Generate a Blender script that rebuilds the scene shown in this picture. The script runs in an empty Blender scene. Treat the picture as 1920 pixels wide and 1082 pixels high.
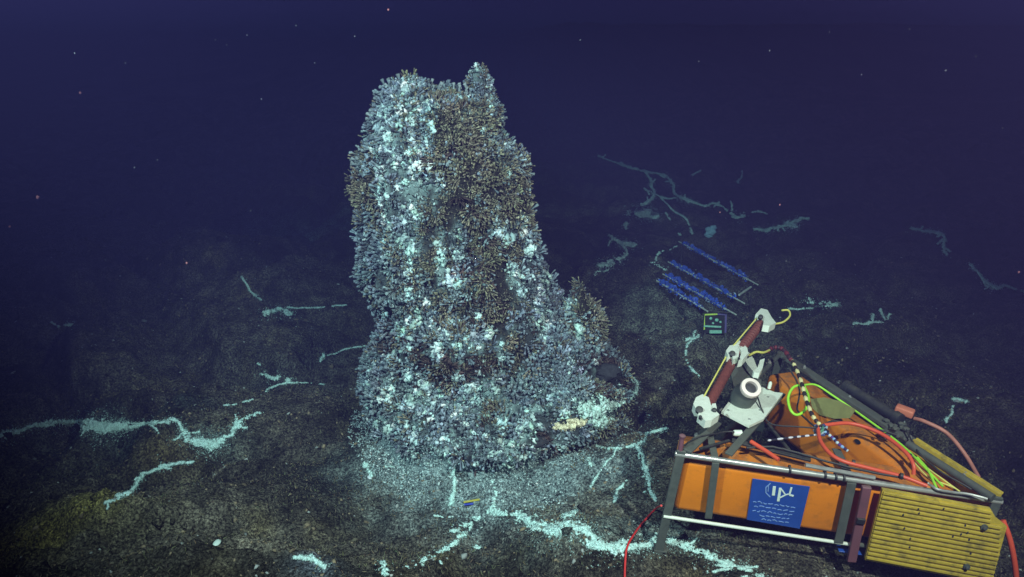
import bpy, math, random
import numpy as np
from mathutils import Vector, Matrix
from mathutils.bvhtree import BVHTree
R = math.radians
rng = np.random.default_rng(7)
random.seed(7)
scene = bpy.context.scene
col = scene.collection

# ---------------------------------------------------------------- camera
CAM_H, PITCH, F = 3.2, 17.0, 1507.0           # focal length in photo pixels (1920 wide)
cd = bpy.data.cameras.new('camera')
cd.sensor_width = 36.0
cd.lens = 36.0 * F / 1920.0
cd.clip_start, cd.clip_end = 0.05, 400
cam = bpy.data.objects.new('camera', cd)
cam.location = (0, 0, CAM_H)
cam.rotation_euler = (R(90 - PITCH), 0, 0)
col.objects.link(cam)
scene.camera = cam

# ---------------------------------------------------------------- world: unlit deep water
w = bpy.data.worlds.new('World')
scene.world = w
w.use_nodes = True
bg = w.node_tree.nodes['Background']
bg.inputs['Color'].default_value = (0.19, 0.13, 0.72, 1)
bg.inputs['Strength'].default_value = 0.050

# ---------------------------------------------------------------- the submersible's flood lamps, above and beside the lens
def spot(name, loc, target, energy, color, size, blend, radius=0.12):
    l = bpy.data.lights.new(name, 'SPOT')
    l.energy = energy
    l.color = color
    l.spot_size = R(size)
    l.spot_blend = blend
    l.shadow_soft_size = radius
    o = bpy.data.objects.new(name, l)
    o.location = loc
    o.rotation_euler = (Vector(target) - Vector(loc)).to_track_quat('-Z', 'Y').to_euler()
    col.objects.link(o)
    return o
spot('vehicle_lamp', (-2.2, 0.6, 5.0), (-0.35, 6.6, 0.9), 2100, (0.84, 0.98, 1.0), 62, 0.9, 0.06)
spot('vehicle_lamp', (2.3, 0.4, 4.9), (1.1, 5.7, 0.35), 1900, (1.0, 0.96, 0.90), 72, 0.9, 0.06)

scene.view_settings.view_transform = 'Standard'
scene.view_settings.look = 'None'
scene.view_settings.exposure = 0
scene.view_settings.gamma = 1
scene.cycles.volume_bounces = 0
scene.cycles.max_bounces = 5

# ================================================================ helpers
def tag(o, label=None, cat=None, group=None, kind=None):
    if label: o['label'] = label
    if cat: o['category'] = cat
    if group: o['group'] = group
    if kind: o['kind'] = kind
    return o

def mk(name, V, Fc, mat=None, parent=None, smooth=False, colors=None):
    """V (n,3); Fc list of faces or an int array (m,k) ; colors (n,3) per vertex"""
    me = bpy.data.meshes.new(name)
    V = np.asarray(V, dtype=np.float64)
    if isinstance(Fc, np.ndarray):
        m, k = Fc.shape
        me.vertices.add(len(V)); me.vertices.foreach_set('co', V.ravel())
        me.loops.add(m * k); me.loops.foreach_set('vertex_index', Fc.ravel().astype(np.int32))
        me.polygons.add(m)
        me.polygons.foreach_set('loop_start', np.arange(0, m * k, k, dtype=np.int32))
        me.polygons.foreach_set('loop_total', np.full(m, k, dtype=np.int32))
        me.update(calc_edges=True)
    else:
        me.from_pydata([tuple(v) for v in V], [], Fc)
    if smooth:
        me.polygons.foreach_set('use_smooth', np.ones(len(me.polygons), dtype=bool))
    if colors is not None:
        a = me.color_attributes.new('Col', 'FLOAT_COLOR', 'POINT')
        c = np.ones((len(V), 4), dtype=np.float32); c[:, :3] = colors
        a.data.foreach_set('color', c.ravel())
    me.validate()
    me.update()
    o = bpy.data.objects.new(name, me)
    if mat: me.materials.append(mat)
    if parent: o.parent = parent
    col.objects.link(o)
    return o

def empty(name, loc=(0, 0, 0), mat4=None):
    o = bpy.data.objects.new(name, None)
    o.empty_display_size = 0.1
    if mat4 is not None: o.matrix_world = mat4
    else: o.location = loc
    col.objects.link(o)
    return o

# vectorised noise ------------------------------------------------
def _h(ix, iy, iz, s):
    n = (ix.astype(np.int64) * 374761393 + iy.astype(np.int64) * 668265263 + iz.astype(np.int64) * 2147483647 + s * 974634777) & 0xFFFFFFFF
    n = ((n ^ (n >> 13)) * 1274126177) & 0xFFFFFFFF
    n = ((n ^ (n >> 16)) * 2246822519) & 0xFFFFFFFF
    n = n ^ (n >> 15)
    return (n & 0xFFFFFF) / float(0xFFFFFF)
def vnoise(x, y, z, s=0):
    ix, iy, iz = np.floor(x), np.floor(y), np.floor(z)
    fx, fy, fz = x - ix, y - iy, z - iz
    fx = fx * fx * (3 - 2 * fx); fy = fy * fy * (3 - 2 * fy); fz = fz * fz * (3 - 2 * fz)
    r = 0
    for dx in (0, 1):
        for dy in (0, 1):
            for dz in (0, 1):
                wgt = (fx if dx else 1 - fx) * (fy if dy else 1 - fy) * (fz if dz else 1 - fz)
                r = r + wgt * _h(ix + dx, iy + dy, iz + dz, s)
    return r * 2 - 1
def fbm(x, y, z=None, s=0, octv=4, gain=0.5):
    x = np.asarray(x, float); y = np.asarray(y, float)
    z = np.zeros_like(x) if z is None else np.asarray(z, float)
    a, t, r, f = 1.0, 0.0, 0, 1.0
    for k in range(octv):
        r = r + a * vnoise(x * f + 17.3 * k, y * f - 9.1 * k, z * f + 4.7 * k, s + k)
        t += a; a *= gain; f *= 2.03
    return r / t
def worley(x, y, s=0):
    """F2-F1 distance for lobed lava"""
    ix, iy = np.floor(x), np.floor(y)
    f1 = np.full(x.shape, 9.0); f2 = np.full(x.shape, 9.0)
    for dx in (-1, 0, 1):
        for dy in (-1, 0, 1):
            cx, cy = ix + dx, iy + dy
            px = cx + _h(cx, cy, cx * 0, s); py = cy + _h(cx, cy, cx * 0, s + 5)
            d = np.hypot(px - x, py - y)
            n1 = np.minimum(f1, d); f2 = np.minimum(f2, np.maximum(f1, d)); f1 = n1
    return f1, f2
def sstep(a, b, x):
    t = np.clip((x - a) / (b - a), 0, 1)
    return t * t * (3 - 2 * t)

# camera geometry used only to work out where things stand ---------
_p = R(PITCH)
CO = np.array([0, 0, CAM_H]); CR = np.array([1., 0, 0])
CU = np.array([0, math.sin(_p), math.cos(_p)]); CF = np.array([0, math.cos(_p), -math.sin(_p)])
def ray(px, py):
    d = CF + CR * (px - 960) / F - CU * (py - 541) / F
    return d / np.linalg.norm(d)
def project(P):
    d = P - CO; z = d @ CF
    return 960 + F * (d @ CR) / z, 541 - F * (d @ CU) / z, z

# materials --------------------------------------------------------
def mat(name, color=(0.5, 0.5, 0.5), rough=0.6, metal=0.0, var=0.15, scale=8.0, bump=0.0, bscale=60.0,
        attr=False, spec=0.4, dirt=None, dirt_amt=0.0, dirt_scale=6.0, bdist=0.01, coat=0.0, fine=0, silt=.62):
    m = bpy.data.materials.new(name)
    m.use_nodes = True
    nt = m.node_tree; N = nt.nodes; L = nt.links
    b = N['Principled BSDF']
    b.inputs['Roughness'].default_value = rough
    b.inputs['Metallic'].default_value = metal
    b.inputs['Specular IOR Level'].default_value = spec
    b.inputs['Coat Weight'].default_value = coat
    tc = N.new('ShaderNodeTexCoord')
    n1 = N.new('ShaderNodeTexNoise'); n1.inputs['Scale'].default_value = scale
    n1.inputs['Detail'].default_value = 6; n1.inputs['Roughness'].default_value = 0.65
    L.new(tc.outputs['Object'], n1.inputs['Vector'])
    mr = N.new('ShaderNodeMapRange')
    mr.inputs['From Min'].default_value = 0.25; mr.inputs['From Max'].default_value = 0.75
    mr.inputs['To Min'].default_value = 1 - var; mr.inputs['To Max'].default_value = 1 + var
    L.new(n1.outputs['Fac'], mr.inputs['Value'])
    mul = N.new('ShaderNodeVectorMath'); mul.operation = 'SCALE'
    if attr:
        a = N.new('ShaderNodeAttribute'); a.attribute_name = 'Col'
        L.new(a.outputs['Color'], mul.inputs[0])
    else:
        mul.inputs[0].default_value = color
    L.new(mr.outputs['Result'], mul.inputs['Scale'])
    out = mul.outputs['Vector']
    if fine:
        for sc_, lo_, hi_ in ((fine, .25, 1.95), (fine * 2.4, .45, 1.7), (7, .6, 1.35)):
            nf = N.new('ShaderNodeTexNoise'); nf.inputs['Scale'].default_value = sc_; nf.inputs['Detail'].default_value = 3
            L.new(tc.outputs['Object'], nf.inputs['Vector'])
            rf = N.new('ShaderNodeMapRange'); rf.inputs['From Min'].default_value = .36; rf.inputs['From Max'].default_value = .66
            rf.inputs['To Min'].default_value = lo_; rf.inputs['To Max'].default_value = hi_
            L.new(nf.outputs['Fac'], rf.inputs['Value'])
            mf = N.new('ShaderNodeVectorMath'); mf.operation = 'SCALE'
            L.new(out, mf.inputs[0]); L.new(rf.outputs['Result'], mf.inputs['Scale']); out = mf.outputs['Vector']
    if dirt is not None:
        n2 = N.new('ShaderNodeTexNoise'); n2.inputs['Scale'].default_value = dirt_scale
        n2.inputs['Detail'].default_value = 8; n2.inputs['Roughness'].default_value = 0.7
        L.new(tc.outputs['Object'], n2.inputs['Vector'])
        r2 = N.new('ShaderNodeMapRange')
        r2.inputs['From Min'].default_value = 0.52; r2.inputs['From Max'].default_value = 0.72
        r2.inputs['To Max'].default_value = dirt_amt
        L.new(n2.outputs['Fac'], r2.inputs['Value'])
        mx = N.new('ShaderNodeMix'); mx.data_type = 'RGBA'
        L.new(r2.outputs['Result'], mx.inputs['Factor'])
        L.new(out, mx.inputs['A']); mx.inputs['B'].default_value = (*dirt, 1)
        out = mx.outputs['Result']
    if dirt is not None and not attr:
        ge = N.new('ShaderNodeNewGeometry'); sp_ = N.new('ShaderNodeSeparateXYZ'); L.new(ge.outputs['Normal'], sp_.inputs[0])
        r3 = N.new('ShaderNodeMapRange'); r3.inputs['From Min'].default_value = .35; r3.inputs['From Max'].default_value = .95; L.new(sp_.outputs['Z'], r3.inputs['Value'])
        n4 = N.new('ShaderNodeTexNoise'); n4.inputs['Scale'].default_value = 19; n4.inputs['Detail'].default_value = 9; n4.inputs['Roughness'].default_value = .8; L.new(tc.outputs['Object'], n4.inputs['Vector'])
        r4 = N.new('ShaderNodeMapRange'); r4.inputs['From Min'].default_value = .40; r4.inputs['From Max'].default_value = .62; r4.inputs['To Min'].default_value = .08; r4.inputs['To Max'].default_value = silt; L.new(n4.outputs['Fac'], r4.inputs['Value'])
        m4 = N.new('ShaderNodeMath'); m4.operation = 'MULTIPLY'; L.new(r3.outputs['Result'], m4.inputs[0]); L.new(r4.outputs['Result'], m4.inputs[1])
        mx2 = N.new('ShaderNodeMix'); mx2.data_type = 'RGBA'; L.new(m4.outputs[0], mx2.inputs['Factor']); L.new(out, mx2.inputs['A']); mx2.inputs['B'].default_value = (.11, .105, .075, 1)
        out = mx2.outputs['Result']
    L.new(out, b.inputs['Base Color'])
    if bump:
        n3 = N.new('ShaderNodeTexNoise'); n3.inputs['Scale'].default_value = bscale
        n3.inputs['Detail'].default_value = 5
        L.new(tc.outputs['Object'], n3.inputs['Vector'])
        bp = N.new('ShaderNodeBump'); bp.inputs['Strength'].default_value = bump
        bp.inputs['Distance'].default_value = bdist
        L.new(n3.outputs['Fac'], bp.inputs['Height'])
        L.new(bp.outputs['Normal'], b.inputs['Normal'])
    return m

# shapes -----------------------------------------------------------
def frame_of(d):
    d = np.asarray(d, float); d = d / (np.linalg.norm(d) + 1e-12)
    a = np.array([0, 0, 1.]) if abs(d[2]) < 0.9 else np.array([1., 0, 0])
    u = np.cross(a, d); u /= np.linalg.norm(u)
    return u, np.cross(d, u), d
class MB:
    def __init__(s): s.V = []; s.F = []; s.C = []
    def add(s, V, Fc, c=None):
        o = len(s.V); s.V += [tuple(v) for v in V]; s.F += [tuple(i + o for i in f) for f in Fc]
        s.C += [c or (1, 1, 1)] * len(V)
    def box(s, a, b, c=None, bevel=0.0, M=None, jag=0):
        """box between corners, chamfered edges"""
        a = np.minimum(a, b).astype(float), np.maximum(a, b).astype(float)
        lo, hi = a; e = min(bevel, *((hi - lo) * 0.45))
        if e <= 0:
            V = [(x, y, z) for x in (lo[0], hi[0]) for y in (lo[1], hi[1]) for z in (lo[2], hi[2])]
            Fc = [(0, 1, 3, 2), (4, 6, 7, 5), (0, 4, 5, 1), (2, 3, 7, 6), (0, 2, 6, 4), (1, 5, 7, 3)]
        else:
            import bmesh
            bm = bmesh.new(); bmesh.ops.create_cube(bm, size=1)
            for v in bm.verts:
                v.co = Vector([(lo[i] + hi[i]) / 2 + v.co[i] * (hi[i] - lo[i]) for i in range(3)])
            bmesh.ops.bevel(bm, geom=bm.edges[:], offset=e, segments=3, affect='EDGES', profile=0.5)
            bm.verts.index_update()
            V = [tuple(v.co) for v in bm.verts]; Fc = [tuple(v.index for v in f.verts) for f in bm.faces]
            bm.free()
        if M is not None: V = [tuple(M @ Vector(v)) for v in V]
        s.add(V, Fc, c)
    def tube(s, pts, r, n=10, c=None, cap=True):
        pts = np.asarray(pts, float); k = len(pts)
        rr = np.full(k, r) if np.isscalar(r) else np.asarray(r, float)
        T = np.gradient(pts, axis=0)
        u, v, _ = frame_of(T[0]); V = []
        for i in range(k):
            t = T[i] / (np.linalg.norm(T[i]) + 1e-12)
            u = u - t * (u @ t); u /= np.linalg.norm(u) + 1e-12; v = np.cross(t, u)
            for j in range(n):
                a = 2 * math.pi * j / n
                V.append(pts[i] + rr[i] * (u * math.cos(a) + v * math.sin(a)))
        Fc = [(i * n + j, i * n + (j + 1) % n, (i + 1) * n + (j + 1) % n, (i + 1) * n + j) for i in range(k - 1) for j in range(n)]
        if cap: Fc += [tuple(range(n - 1, -1, -1)), tuple((k - 1) * n + j for j in range(n))]
        s.add(V, Fc, c)
    def flatbar(s, p, q, width, thick, up=(0, 0, 1), c=None):
        p = np.asarray(p, float); q = np.asarray(q, float)
        d = q - p; Ln = np.linalg.norm(d); d /= Ln
        up = np.asarray(up, float); up = up - d * (up @ d); up /= np.linalg.norm(up)
        sd = np.cross(d, up)
        M = Matrix(((d[0], sd[0], up[0], p[0]), (d[1], sd[1], up[1], p[1]), (d[2], sd[2], up[2], p[2]), (0, 0, 0, 1)))
        s.box((0, -width / 2, -thick / 2), (Ln, width / 2, thick / 2), c, bevel=min(width, thick) * 0.2, M=M)
    def lathe(s, prof, o, d, n=20, c=None):
        """prof list of (r, h) along axis d from o"""
        u, v, d = frame_of(d); o = np.asarray(o, float); V = []
        for r, h in prof:
            for j in range(n):
                a = 2 * math.pi * j / n
                V.append(o + d * h + r * (u * math.cos(a) + v * math.sin(a)))
        k = len(prof)
        Fc = [(i * n + j, i * n + (j + 1) % n, (i + 1) * n + (j + 1) % n, (i + 1) * n + j) for i in range(k - 1) for j in range(n)]
        Fc += [tuple(range(n - 1, -1, -1)), tuple((k - 1) * n + j for j in range(n))]
        s.add(V, Fc, c)
    def prism(s, poly, axis_vec, c=None):
        """closed outline (3-D points) pushed along axis_vec"""
        poly = [np.asarray(p, float) for p in poly]; n = len(poly); av = np.asarray(axis_vec, float)
        V = poly + [p + av for p in poly]
        Fc = [tuple(range(n)), tuple(range(2 * n - 1, n - 1, -1))] + [(i, i + n, (i + 1) % n + n, (i + 1) % n) for i in range(n)]
        s.add(V, Fc, c)
    def blob(s, o, r, seed=0, sub=2, c=None, amp=0.25):
        import bmesh
        bm = bmesh.new(); bmesh.ops.create_icosphere(bm, subdivisions=sub, radius=1)
        V = np.array([tuple(v.co) for v in bm.verts]); Fc = [tuple(v.index for v in f.verts) for f in bm.faces]; bm.free()
        k = 1 + amp * fbm(V[:, 0] * 2 + seed, V[:, 1] * 2, V[:, 2] * 2, seed, 3)
        s.add(V * k[:, None] * np.asarray(r) + np.asarray(o), Fc, c)
    def build(s, name, m, parent=None, smooth=False, colors=False):
        o = mk(name, np.array(s.V), [tuple(f) for f in s.F], m, parent, smooth, np.array(s.C) if colors else None)
        import bmesh
        bm = bmesh.new(); bm.from_mesh(o.data); bmesh.ops.recalc_face_normals(bm, faces=bm.faces[:]); bm.to_mesh(o.data); bm.free()
        if smooth:
            ar = np.zeros(len(o.data.polygons)); o.data.polygons.foreach_get('area', ar)
            o.data.polygons.foreach_set('use_smooth', ar < 12 * np.median(ar) + 1e-9)
            o.data.set_sharp_from_angle(angle=R(40))
        return o
def spline(pts, n=8):
    P = np.asarray(pts, float); out = []
    Q = np.vstack([2 * P[0] - P[1], P, 2 * P[-1] - P[-2]])
    for i in range(1, len(Q) - 2):
        for k in range(n):
            t = k / n
            a, b, c, d = Q[i - 1], Q[i], Q[i + 1], Q[i + 2]
            out.append(0.5 * (2 * b + (c - a) * t + (2 * a - 5 * b + 4 * c - d) * t * t + (3 * b - a - 3 * c + d) * t ** 3))
    out.append(P[-1])
    return np.array(out)

def scatter_mesh(name, TV, TF, pos, nrm, scl, colr, m, parent=None, spin=None, tipcol=None):
    """many copies of template (TV, TF) merged in one mesh: z of the template goes along nrm; scl (n,3)"""
    n = len(pos); k = len(TV)
    nrm = nrm / np.linalg.norm(nrm, axis=1)[:, None]
    a = np.where(np.abs(nrm[:, 2:3]) < 0.9, np.array([[0, 0, 1.]]), np.array([[1., 0, 0]]))
    u = np.cross(a, nrm); u /= np.linalg.norm(u, axis=1)[:, None]; v = np.cross(nrm, u)
    th = rng.random(n) * 2 * np.pi if spin is None else spin
    c, s_ = np.cos(th)[:, None], np.sin(th)[:, None]
    u, v = u * c + v * s_, -u * s_ + v * c
    T = TV[None] * scl[:, None, :]
    V = pos[:, None, :] + T[..., 0:1] * u[:, None] + T[..., 1:2] * v[:, None] + T[..., 2:3] * nrm[:, None]
    Fc = (TF[None] + (np.arange(n) * k)[:, None, None]).reshape(-1, TF.shape[1])
    C = np.repeat(colr[:, None, :], k, axis=1)
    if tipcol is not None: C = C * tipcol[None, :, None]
    return mk(name, V.reshape(-1, 3), Fc, m, parent, False, C.reshape(-1, 3))

# templates: x,y cross-section, z length (unit)
def t_flared(n=5):
    V = []
    for r, z in ((0.42, 0), (0.30, 0.55), (0.62, 0.9), (0.5, 1.0), (0.12, 0.86)):
        for j in range(n):
            a = 2 * math.pi * j / n
            V.append((r * math.cos(a), r * math.sin(a), z))
    Fc = [(i * n + j, i * n + (j + 1) % n, (i + 1) * n + (j + 1) % n, (i + 1) * n + j) for i in range(4) for j in range(n)]
    return np.array(V), np.array(Fc)
def t_spike():
    V = [(math.cos(a), math.sin(a), 0) for a in (0, 2.1, 4.2)] + [(0.7 * math.cos(a) + 0.25, 0.7 * math.sin(a), 0.55) for a in (0, 2.1, 4.2)] + [(0.7, 0.1, 1.0)]
    Fc = [(0, 1, 4), (0, 4, 3), (1, 2, 5), (1, 5, 4), (2, 0, 3), (2, 3, 5), (3, 4, 6), (4, 5, 6), (5, 3, 6)]
    return np.array(V), np.array(Fc)
def t_flake():
    V = [(0, 0, 0.55)]; n = 6; rr = (1.0, 0.6, 1.1, 0.75, 1.15, 0.7)
    for j in range(n):
        a = 2 * math.pi * j / n
        V.append((rr[j] * math.cos(a), rr[j] * math.sin(a), (0.0, -0.25, 0.25, -0.2, 0.1, -0.3)[j]))
    V.append((0, 0, -0.6))
    Fc = [(0, 1 + j, 1 + (j + 1) % n) for j in range(n)] + [(n + 1, 1 + (j + 1) % n, 1 + j) for j in range(n)]
    return np.array(V), np.array(Fc)
def t_rock():
    V = np.array([(0, 0, 1.), (1, .1, .1), (.2, .9, -.1), (-.9, .2, .2), (-.1, -1, 0), (0, 0, -.8), (.6, .6, .5), (-.5, -.6, .55)])
    Fc = [(0, 1, 6), (0, 6, 2), (1, 2, 6), (0, 2, 3), (0, 3, 7), (0, 7, 4), (3, 4, 7), (0, 4, 1), (5, 2, 1), (5, 3, 2), (5, 4, 3), (5, 1, 4)]
    return V, np.array(Fc)
FL, SP, FK, RK = t_flared(), t_spike(), t_flake(), t_rock()
# ================================================================ SEABED
AX, AY = -0.22, 6.35                      # axis of the chimney
def bump2(x, y, cx, cy, rx, ry, h, rot=0.0, p=2.0):
    c, s = math.cos(rot), math.sin(rot)
    u = ((x - cx) * c + (y - cy) * s) / rx; v = (-(x - cx) * s + (y - cy) * c) / ry
    return h * np.exp(-(u * u + v * v) ** (p / 2))
def height(x, y):
    z = 0.10 * fbm(x * 0.45, y * 0.45, s=3, octv=3)
    # lobed lava with creases between the lobes
    wx = x + 0.5 * fbm(x * 0.8, y * 0.8, s=21, octv=3); wy = y + 0.5 * fbm(x * 0.8, y * 0.8, s=31, octv=3)
    f1, f2 = worley(wx * 0.55, wy * 0.75, 4)
    near_ch = np.exp(-((x - AX) ** 2 + (y - AY) ** 2) / 2.2)
    lob = sstep(0.0, 0.35, f2 - f1) * (1 - 0.5 * f1)
    z = z + (lob - 0.55) * (0.26 + 0.18 * sstep(-1.2, -3, x)) * (1 - near_ch)
    z = z + 0.085 * fbm(x * 2.2, y * 2.2, s=7, octv=4) + 0.032 * fbm(x * 9, y * 9, s=9, octv=3)
    z = z + 0.030 * np.abs(fbm(x * 7, y * 7, s=14, octv=3)) + 0.018 * np.abs(fbm(x * 16, y * 16, s=12, octv=2))
    tt = 2.6 * fbm(x * 0.42 + 3, y * 0.8, s=19, octv=4) + 0.25 * fbm(x * 3, y * 3, s=29, octv=2); fl = np.floor(tt)
    z = z + 0.085 * (fl + sstep(0.0, 0.16, tt - fl)) * (1 - near_ch)
    z = z + 0.055 * (0.5 - np.abs(fbm(x * 1.7, y * 1.9, s=24, octv=4))) * (1 - near_ch)
    # rise behind, knolls, the dome at the bottom of the photo
    z = z + 0.055 * np.clip(y - 8, 0, 60) * (0.8 + 0.4 * sstep(-2, 5, x)) + 0.012 * np.clip(y - 20, 0, 200)
    z = z + bump2(x, y, -4.6, 9.5, 2.6, 1.6, 0.55, 0.1, 3)
    z = z + bump2(x, y, 0.50, 4.34, 0.36, 0.30, 0.17, -0.15, 3)
    z = z + bump2(x, y, 1.9, 8.6, 1.0, 0.9, 0.25)
    z = z + bump2(x, y, AX + 0.1, AY - 0.2, 1.6, 1.35, 0.10)
    z = z + bump2(x, y, -2.6, 4.4, 1.0, 0.8, 0.16, 0.3)
    # instrument sits on a flatter pad falling gently to the right
    k = np.exp(-(((x - 1.9) / 1.25) ** 2 + ((y - 4.9) / 1.15) ** 2) ** 2)
    zi = 0.26 - 0.117 * (x - 0.9) + 0.07 * (y - 4.2) + 0.02 * fbm(x * 5, y * 5, s=2)
    return z * (1 - k) + zi * k

def axis_pts(segs):
    out = []
    for a, b, st in segs: out.append(np.arange(a, b, st))
    return np.unique(np.round(np.concatenate(out + [np.array([segs[-1][1]])]), 5))
gx = axis_pts([(-120, -30, 6), (-30, -12, 1.2), (-12, -5, 0.14), (-5, 5, 0.026), (5, 12, 0.14), (12, 30, 1.2), (30, 120, 6)])
gy = axis_pts([(-40, 0, 4), (0, 2.6, 0.3), (2.6, 8.0, 0.024), (8.0, 14, 0.05), (14, 30, 0.3), (30, 130, 5)])
X, Y = np.meshgrid(gx, gy)
Z = height(X, Y)
nx, ny = len(gx), len(gy)
GV = np.stack([X.ravel(), Y.ravel(), Z.ravel()], -1)
ii = (np.arange(ny - 1)[:, None] * nx + np.arange(nx - 1)[None]).ravel()
GF = np.stack([ii, ii + 1, ii + nx + 1, ii + nx], -1)

def ground_color(x, y):
    """colour of the sediment and rock, darker towards the right"""
    n = fbm(x * 1.3, y * 1.3, s=41, octv=5)[:, None]
    n2 = fbm(x * 7, y * 7, s=51, octv=3)[:, None]
    n3 = fbm(x * 3, y * 3, s=61, octv=4)[:, None]
    c = np.array([[0.064, 0.060, 0.046]]) * (1 + 0.65 * n + 0.6 * n2 + 0.5 * fbm(x * 22, y * 22, s=55, octv=2)[:, None])
    c = c + sstep(0.15, 0.5, n3) * np.array([[0.030, 0.024, 0.006]])
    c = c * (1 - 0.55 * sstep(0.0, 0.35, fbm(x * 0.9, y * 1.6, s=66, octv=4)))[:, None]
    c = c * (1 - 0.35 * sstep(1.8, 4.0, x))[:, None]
    def patch(cx, cy, rx, ry, colr, amt, rot=0.0):
        nonlocal c
        k = bump2(x + 0.25 * rx * n3[:, 0], y + 0.25 * ry * n2[:, 0], cx, cy, rx, ry, 1.0, rot)[:, None] * amt
        k = np.clip(k * (0.75 + 0.6 * n2), 0, 1)
        c = c * (1 - k) + np.array([colr]) * k
    for p in GROUND_PATCHES: patch(*p)
    return np.clip(c, 0.006, 1)
def gp(px, py, z=0.0):
    d = ray(px, py); t = (z - CAM_H) / d[2]; return (CO + d * t)
GROUND_PATCHES = []
for (px, py, rx, ry, colr, amt, zz) in [
        (1080, 985, 0.35, 0.13, (0.17, 0.23, 0.21), 0.6, 0.0), (700, 850, 0.35, 0.3, (0.14, 0.19, 0.18), 0.6, 0.0), (1240, 1000, 0.3, 0.12, (0.14, 0.19, 0.18), 0.5, 0.1), (200, 800, 0.9, 0.10, (0.10, 0.14, 0.13), 0.6, 0.0), (400, 825, 0.25, 0.10, (0.10, 0.14, 0.13), 0.6, 0.0),
        (930, 905, 0.62, 0.42, (0.34, 0.46, 0.47), 1.0, 0.0),
        (800, 875, 0.48, 0.28, (0.20, 0.27, 0.28), 0.8, 0.0),
        (1050, 870, 0.50, 0.38, (0.18, 0.25, 0.26), 0.75, 0.0),
        (1280, 600, 1.1, 1.0, (0.14, 0.17, 0.14), 0.7, 0.2),
        (1190, 530, 0.9, 0.9, (0.09, 0.10, 0.08), 0.5, 0.2),
        (110, 980, 0.45, 0.15, (0.24, 0.22, 0.05), 0.9, 0.0), (60, 1010, 0.3, 0.08, (0.22, 0.18, 0.05), 0.7, 0.0),
        (290, 840, 0.3, 0.12, (0.12, 0.09, 0.03), 0.7, 0.0),
        (130, 900, 0.9, 0.4, (0.055, 0.062, 0.040), 0.6, 0.0),
        (690, 760, 0.25, 0.5, (0.085, 0.085, 0.035), 0.6, 0.0),
        (580, 450, 1.2, 1.0, (0.10, 0.16, 0.16), 0.6, 0.4),
        (590, 1060, 0.16, 0.10, (0.15, 0.19, 0.24), 0.75, 0.0),
        (560, 700, 0.8, 0.5, (0.075, 0.085, 0.075), 0.6, 0.0),
        (1190, 990, 0.28, 0.15, (0.13, 0.17, 0.16), 0.7, 0.0),
        (1720, 650, 0.9, 0.5, (0.07, 0.07, 0.04), 0.5, 0.0),
        (1810, 690, 0.12, 0.7, (0.09, 0.08, 0.05), 0.6, 0.0)]:
    q = gp(px, py, zz)
    for _ in range(14):
        q = gp(px, py, 0.5 * q[2] + 0.5 * float(height(np.array([q[0]]), np.array([q[1]]))[0]))
    GROUND_PATCHES.append((q[0], q[1], rx, ry, colr, amt))
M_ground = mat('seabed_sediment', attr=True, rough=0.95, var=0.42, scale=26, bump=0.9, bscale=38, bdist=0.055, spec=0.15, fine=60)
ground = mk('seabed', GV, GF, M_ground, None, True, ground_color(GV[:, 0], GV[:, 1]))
tag(ground, kind='structure')
bvh_ground = BVHTree.FromPolygons(GV.tolist(), GF.tolist())
def hit_ground(px, py):
    r = bvh_ground.ray_cast(Vector(CO), Vector(ray(px, py)))
    return (np.array(r[0]), np.array(r[1])) if r[0] is not None else (None, None)
def drop(x, y):
    return float(height(np.array([x]), np.array([y]))[0])

# ================================================================ CHIMNEY
def z_row(row, yy=AY): return CAM_H - yy * math.tan(_p + math.atan((row - 541) / F))
sil = [(172, 735, 900), (182, 712, 920), (200, 700, 930), (250, 688, 944), (300, 672, 975), (350, 660, 988), (400, 664, 990), (450, 668, 1000),
       (480, 674, 1018), (510, 680, 1034), (540, 702, 1046), (560, 716, 1052), (590, 712, 1062), (620, 704, 1082), (650, 692, 1118), (700, 676, 1172), (740, 690, 1176), (790, 722, 1110), (860, 775, 1040)]
zs, cxs, ws = [], [], []
for row, l, r_ in sil:
    z = z_row(row); dep = AY * math.cos(_p) + (CAM_H - z) * math.sin(_p)
    zs.append(z); cxs.append(((l + r_) / 2 - 960) / F * dep); ws.append((r_ - l) / 2 / F * dep - 0.058)
zs, cxs, ws = map(np.array, (zs[::-1], cxs[::-1], ws[::-1]))
NT, NZ = 380, 520
th = np.linspace(0, 2 * np.pi, NT, endpoint=False)
tz = np.linspace(-0.45, zs[-1], NZ)
TH, TZ = np.meshgrid(th, tz)
Wz = np.interp(TZ, zs, ws); Cx = np.interp(TZ, zs, cxs)
top = sstep(zs[-1] - 0.01, zs[-1] - 0.10, TZ)        # rounding of the crown
Wz = Wz * (0.35 + 0.65 * np.sqrt(np.clip(1 - sstep(zs[-1] - 0.12, zs[-1], TZ) ** 2, 0, 1)))
st, ct = np.sin(TH), np.cos(TH)
Dz = Wz * (0.82 + 0.12 * sstep(1.0, 0.2, TZ))
cx_ = ct; px_ = Cx + Wz * ct; py_ = AY - Dz * st
nrm = np.stack([ct / Wz, -st / Dz, 0.25 * np.ones_like(ct)], -1); nrm /= np.linalg.norm(nrm, axis=-1)[..., None]
def G(a, b, s): return np.exp(-((a - b) / s) ** 2)
xw = px_ - 0  # world x on the face
front = np.clip(st, 0, 1)
disp = 0.105 * fbm(px_ * 3.2, py_ * 3.2, TZ * 2.2, 71, 4) + 0.06 * fbm(px_ * 11, py_ * 11, TZ * 6, 81, 3)
disp += -0.13 * front * G(xw, -0.66, 0.055) * sstep(1.9, 2.5, TZ)                  # gully between the two upper columns
disp += 0.10 * front * G(xw, -0.28, 0.26) * G(TZ, 2.25, 0.55)                      # bulging upper right column
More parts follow.
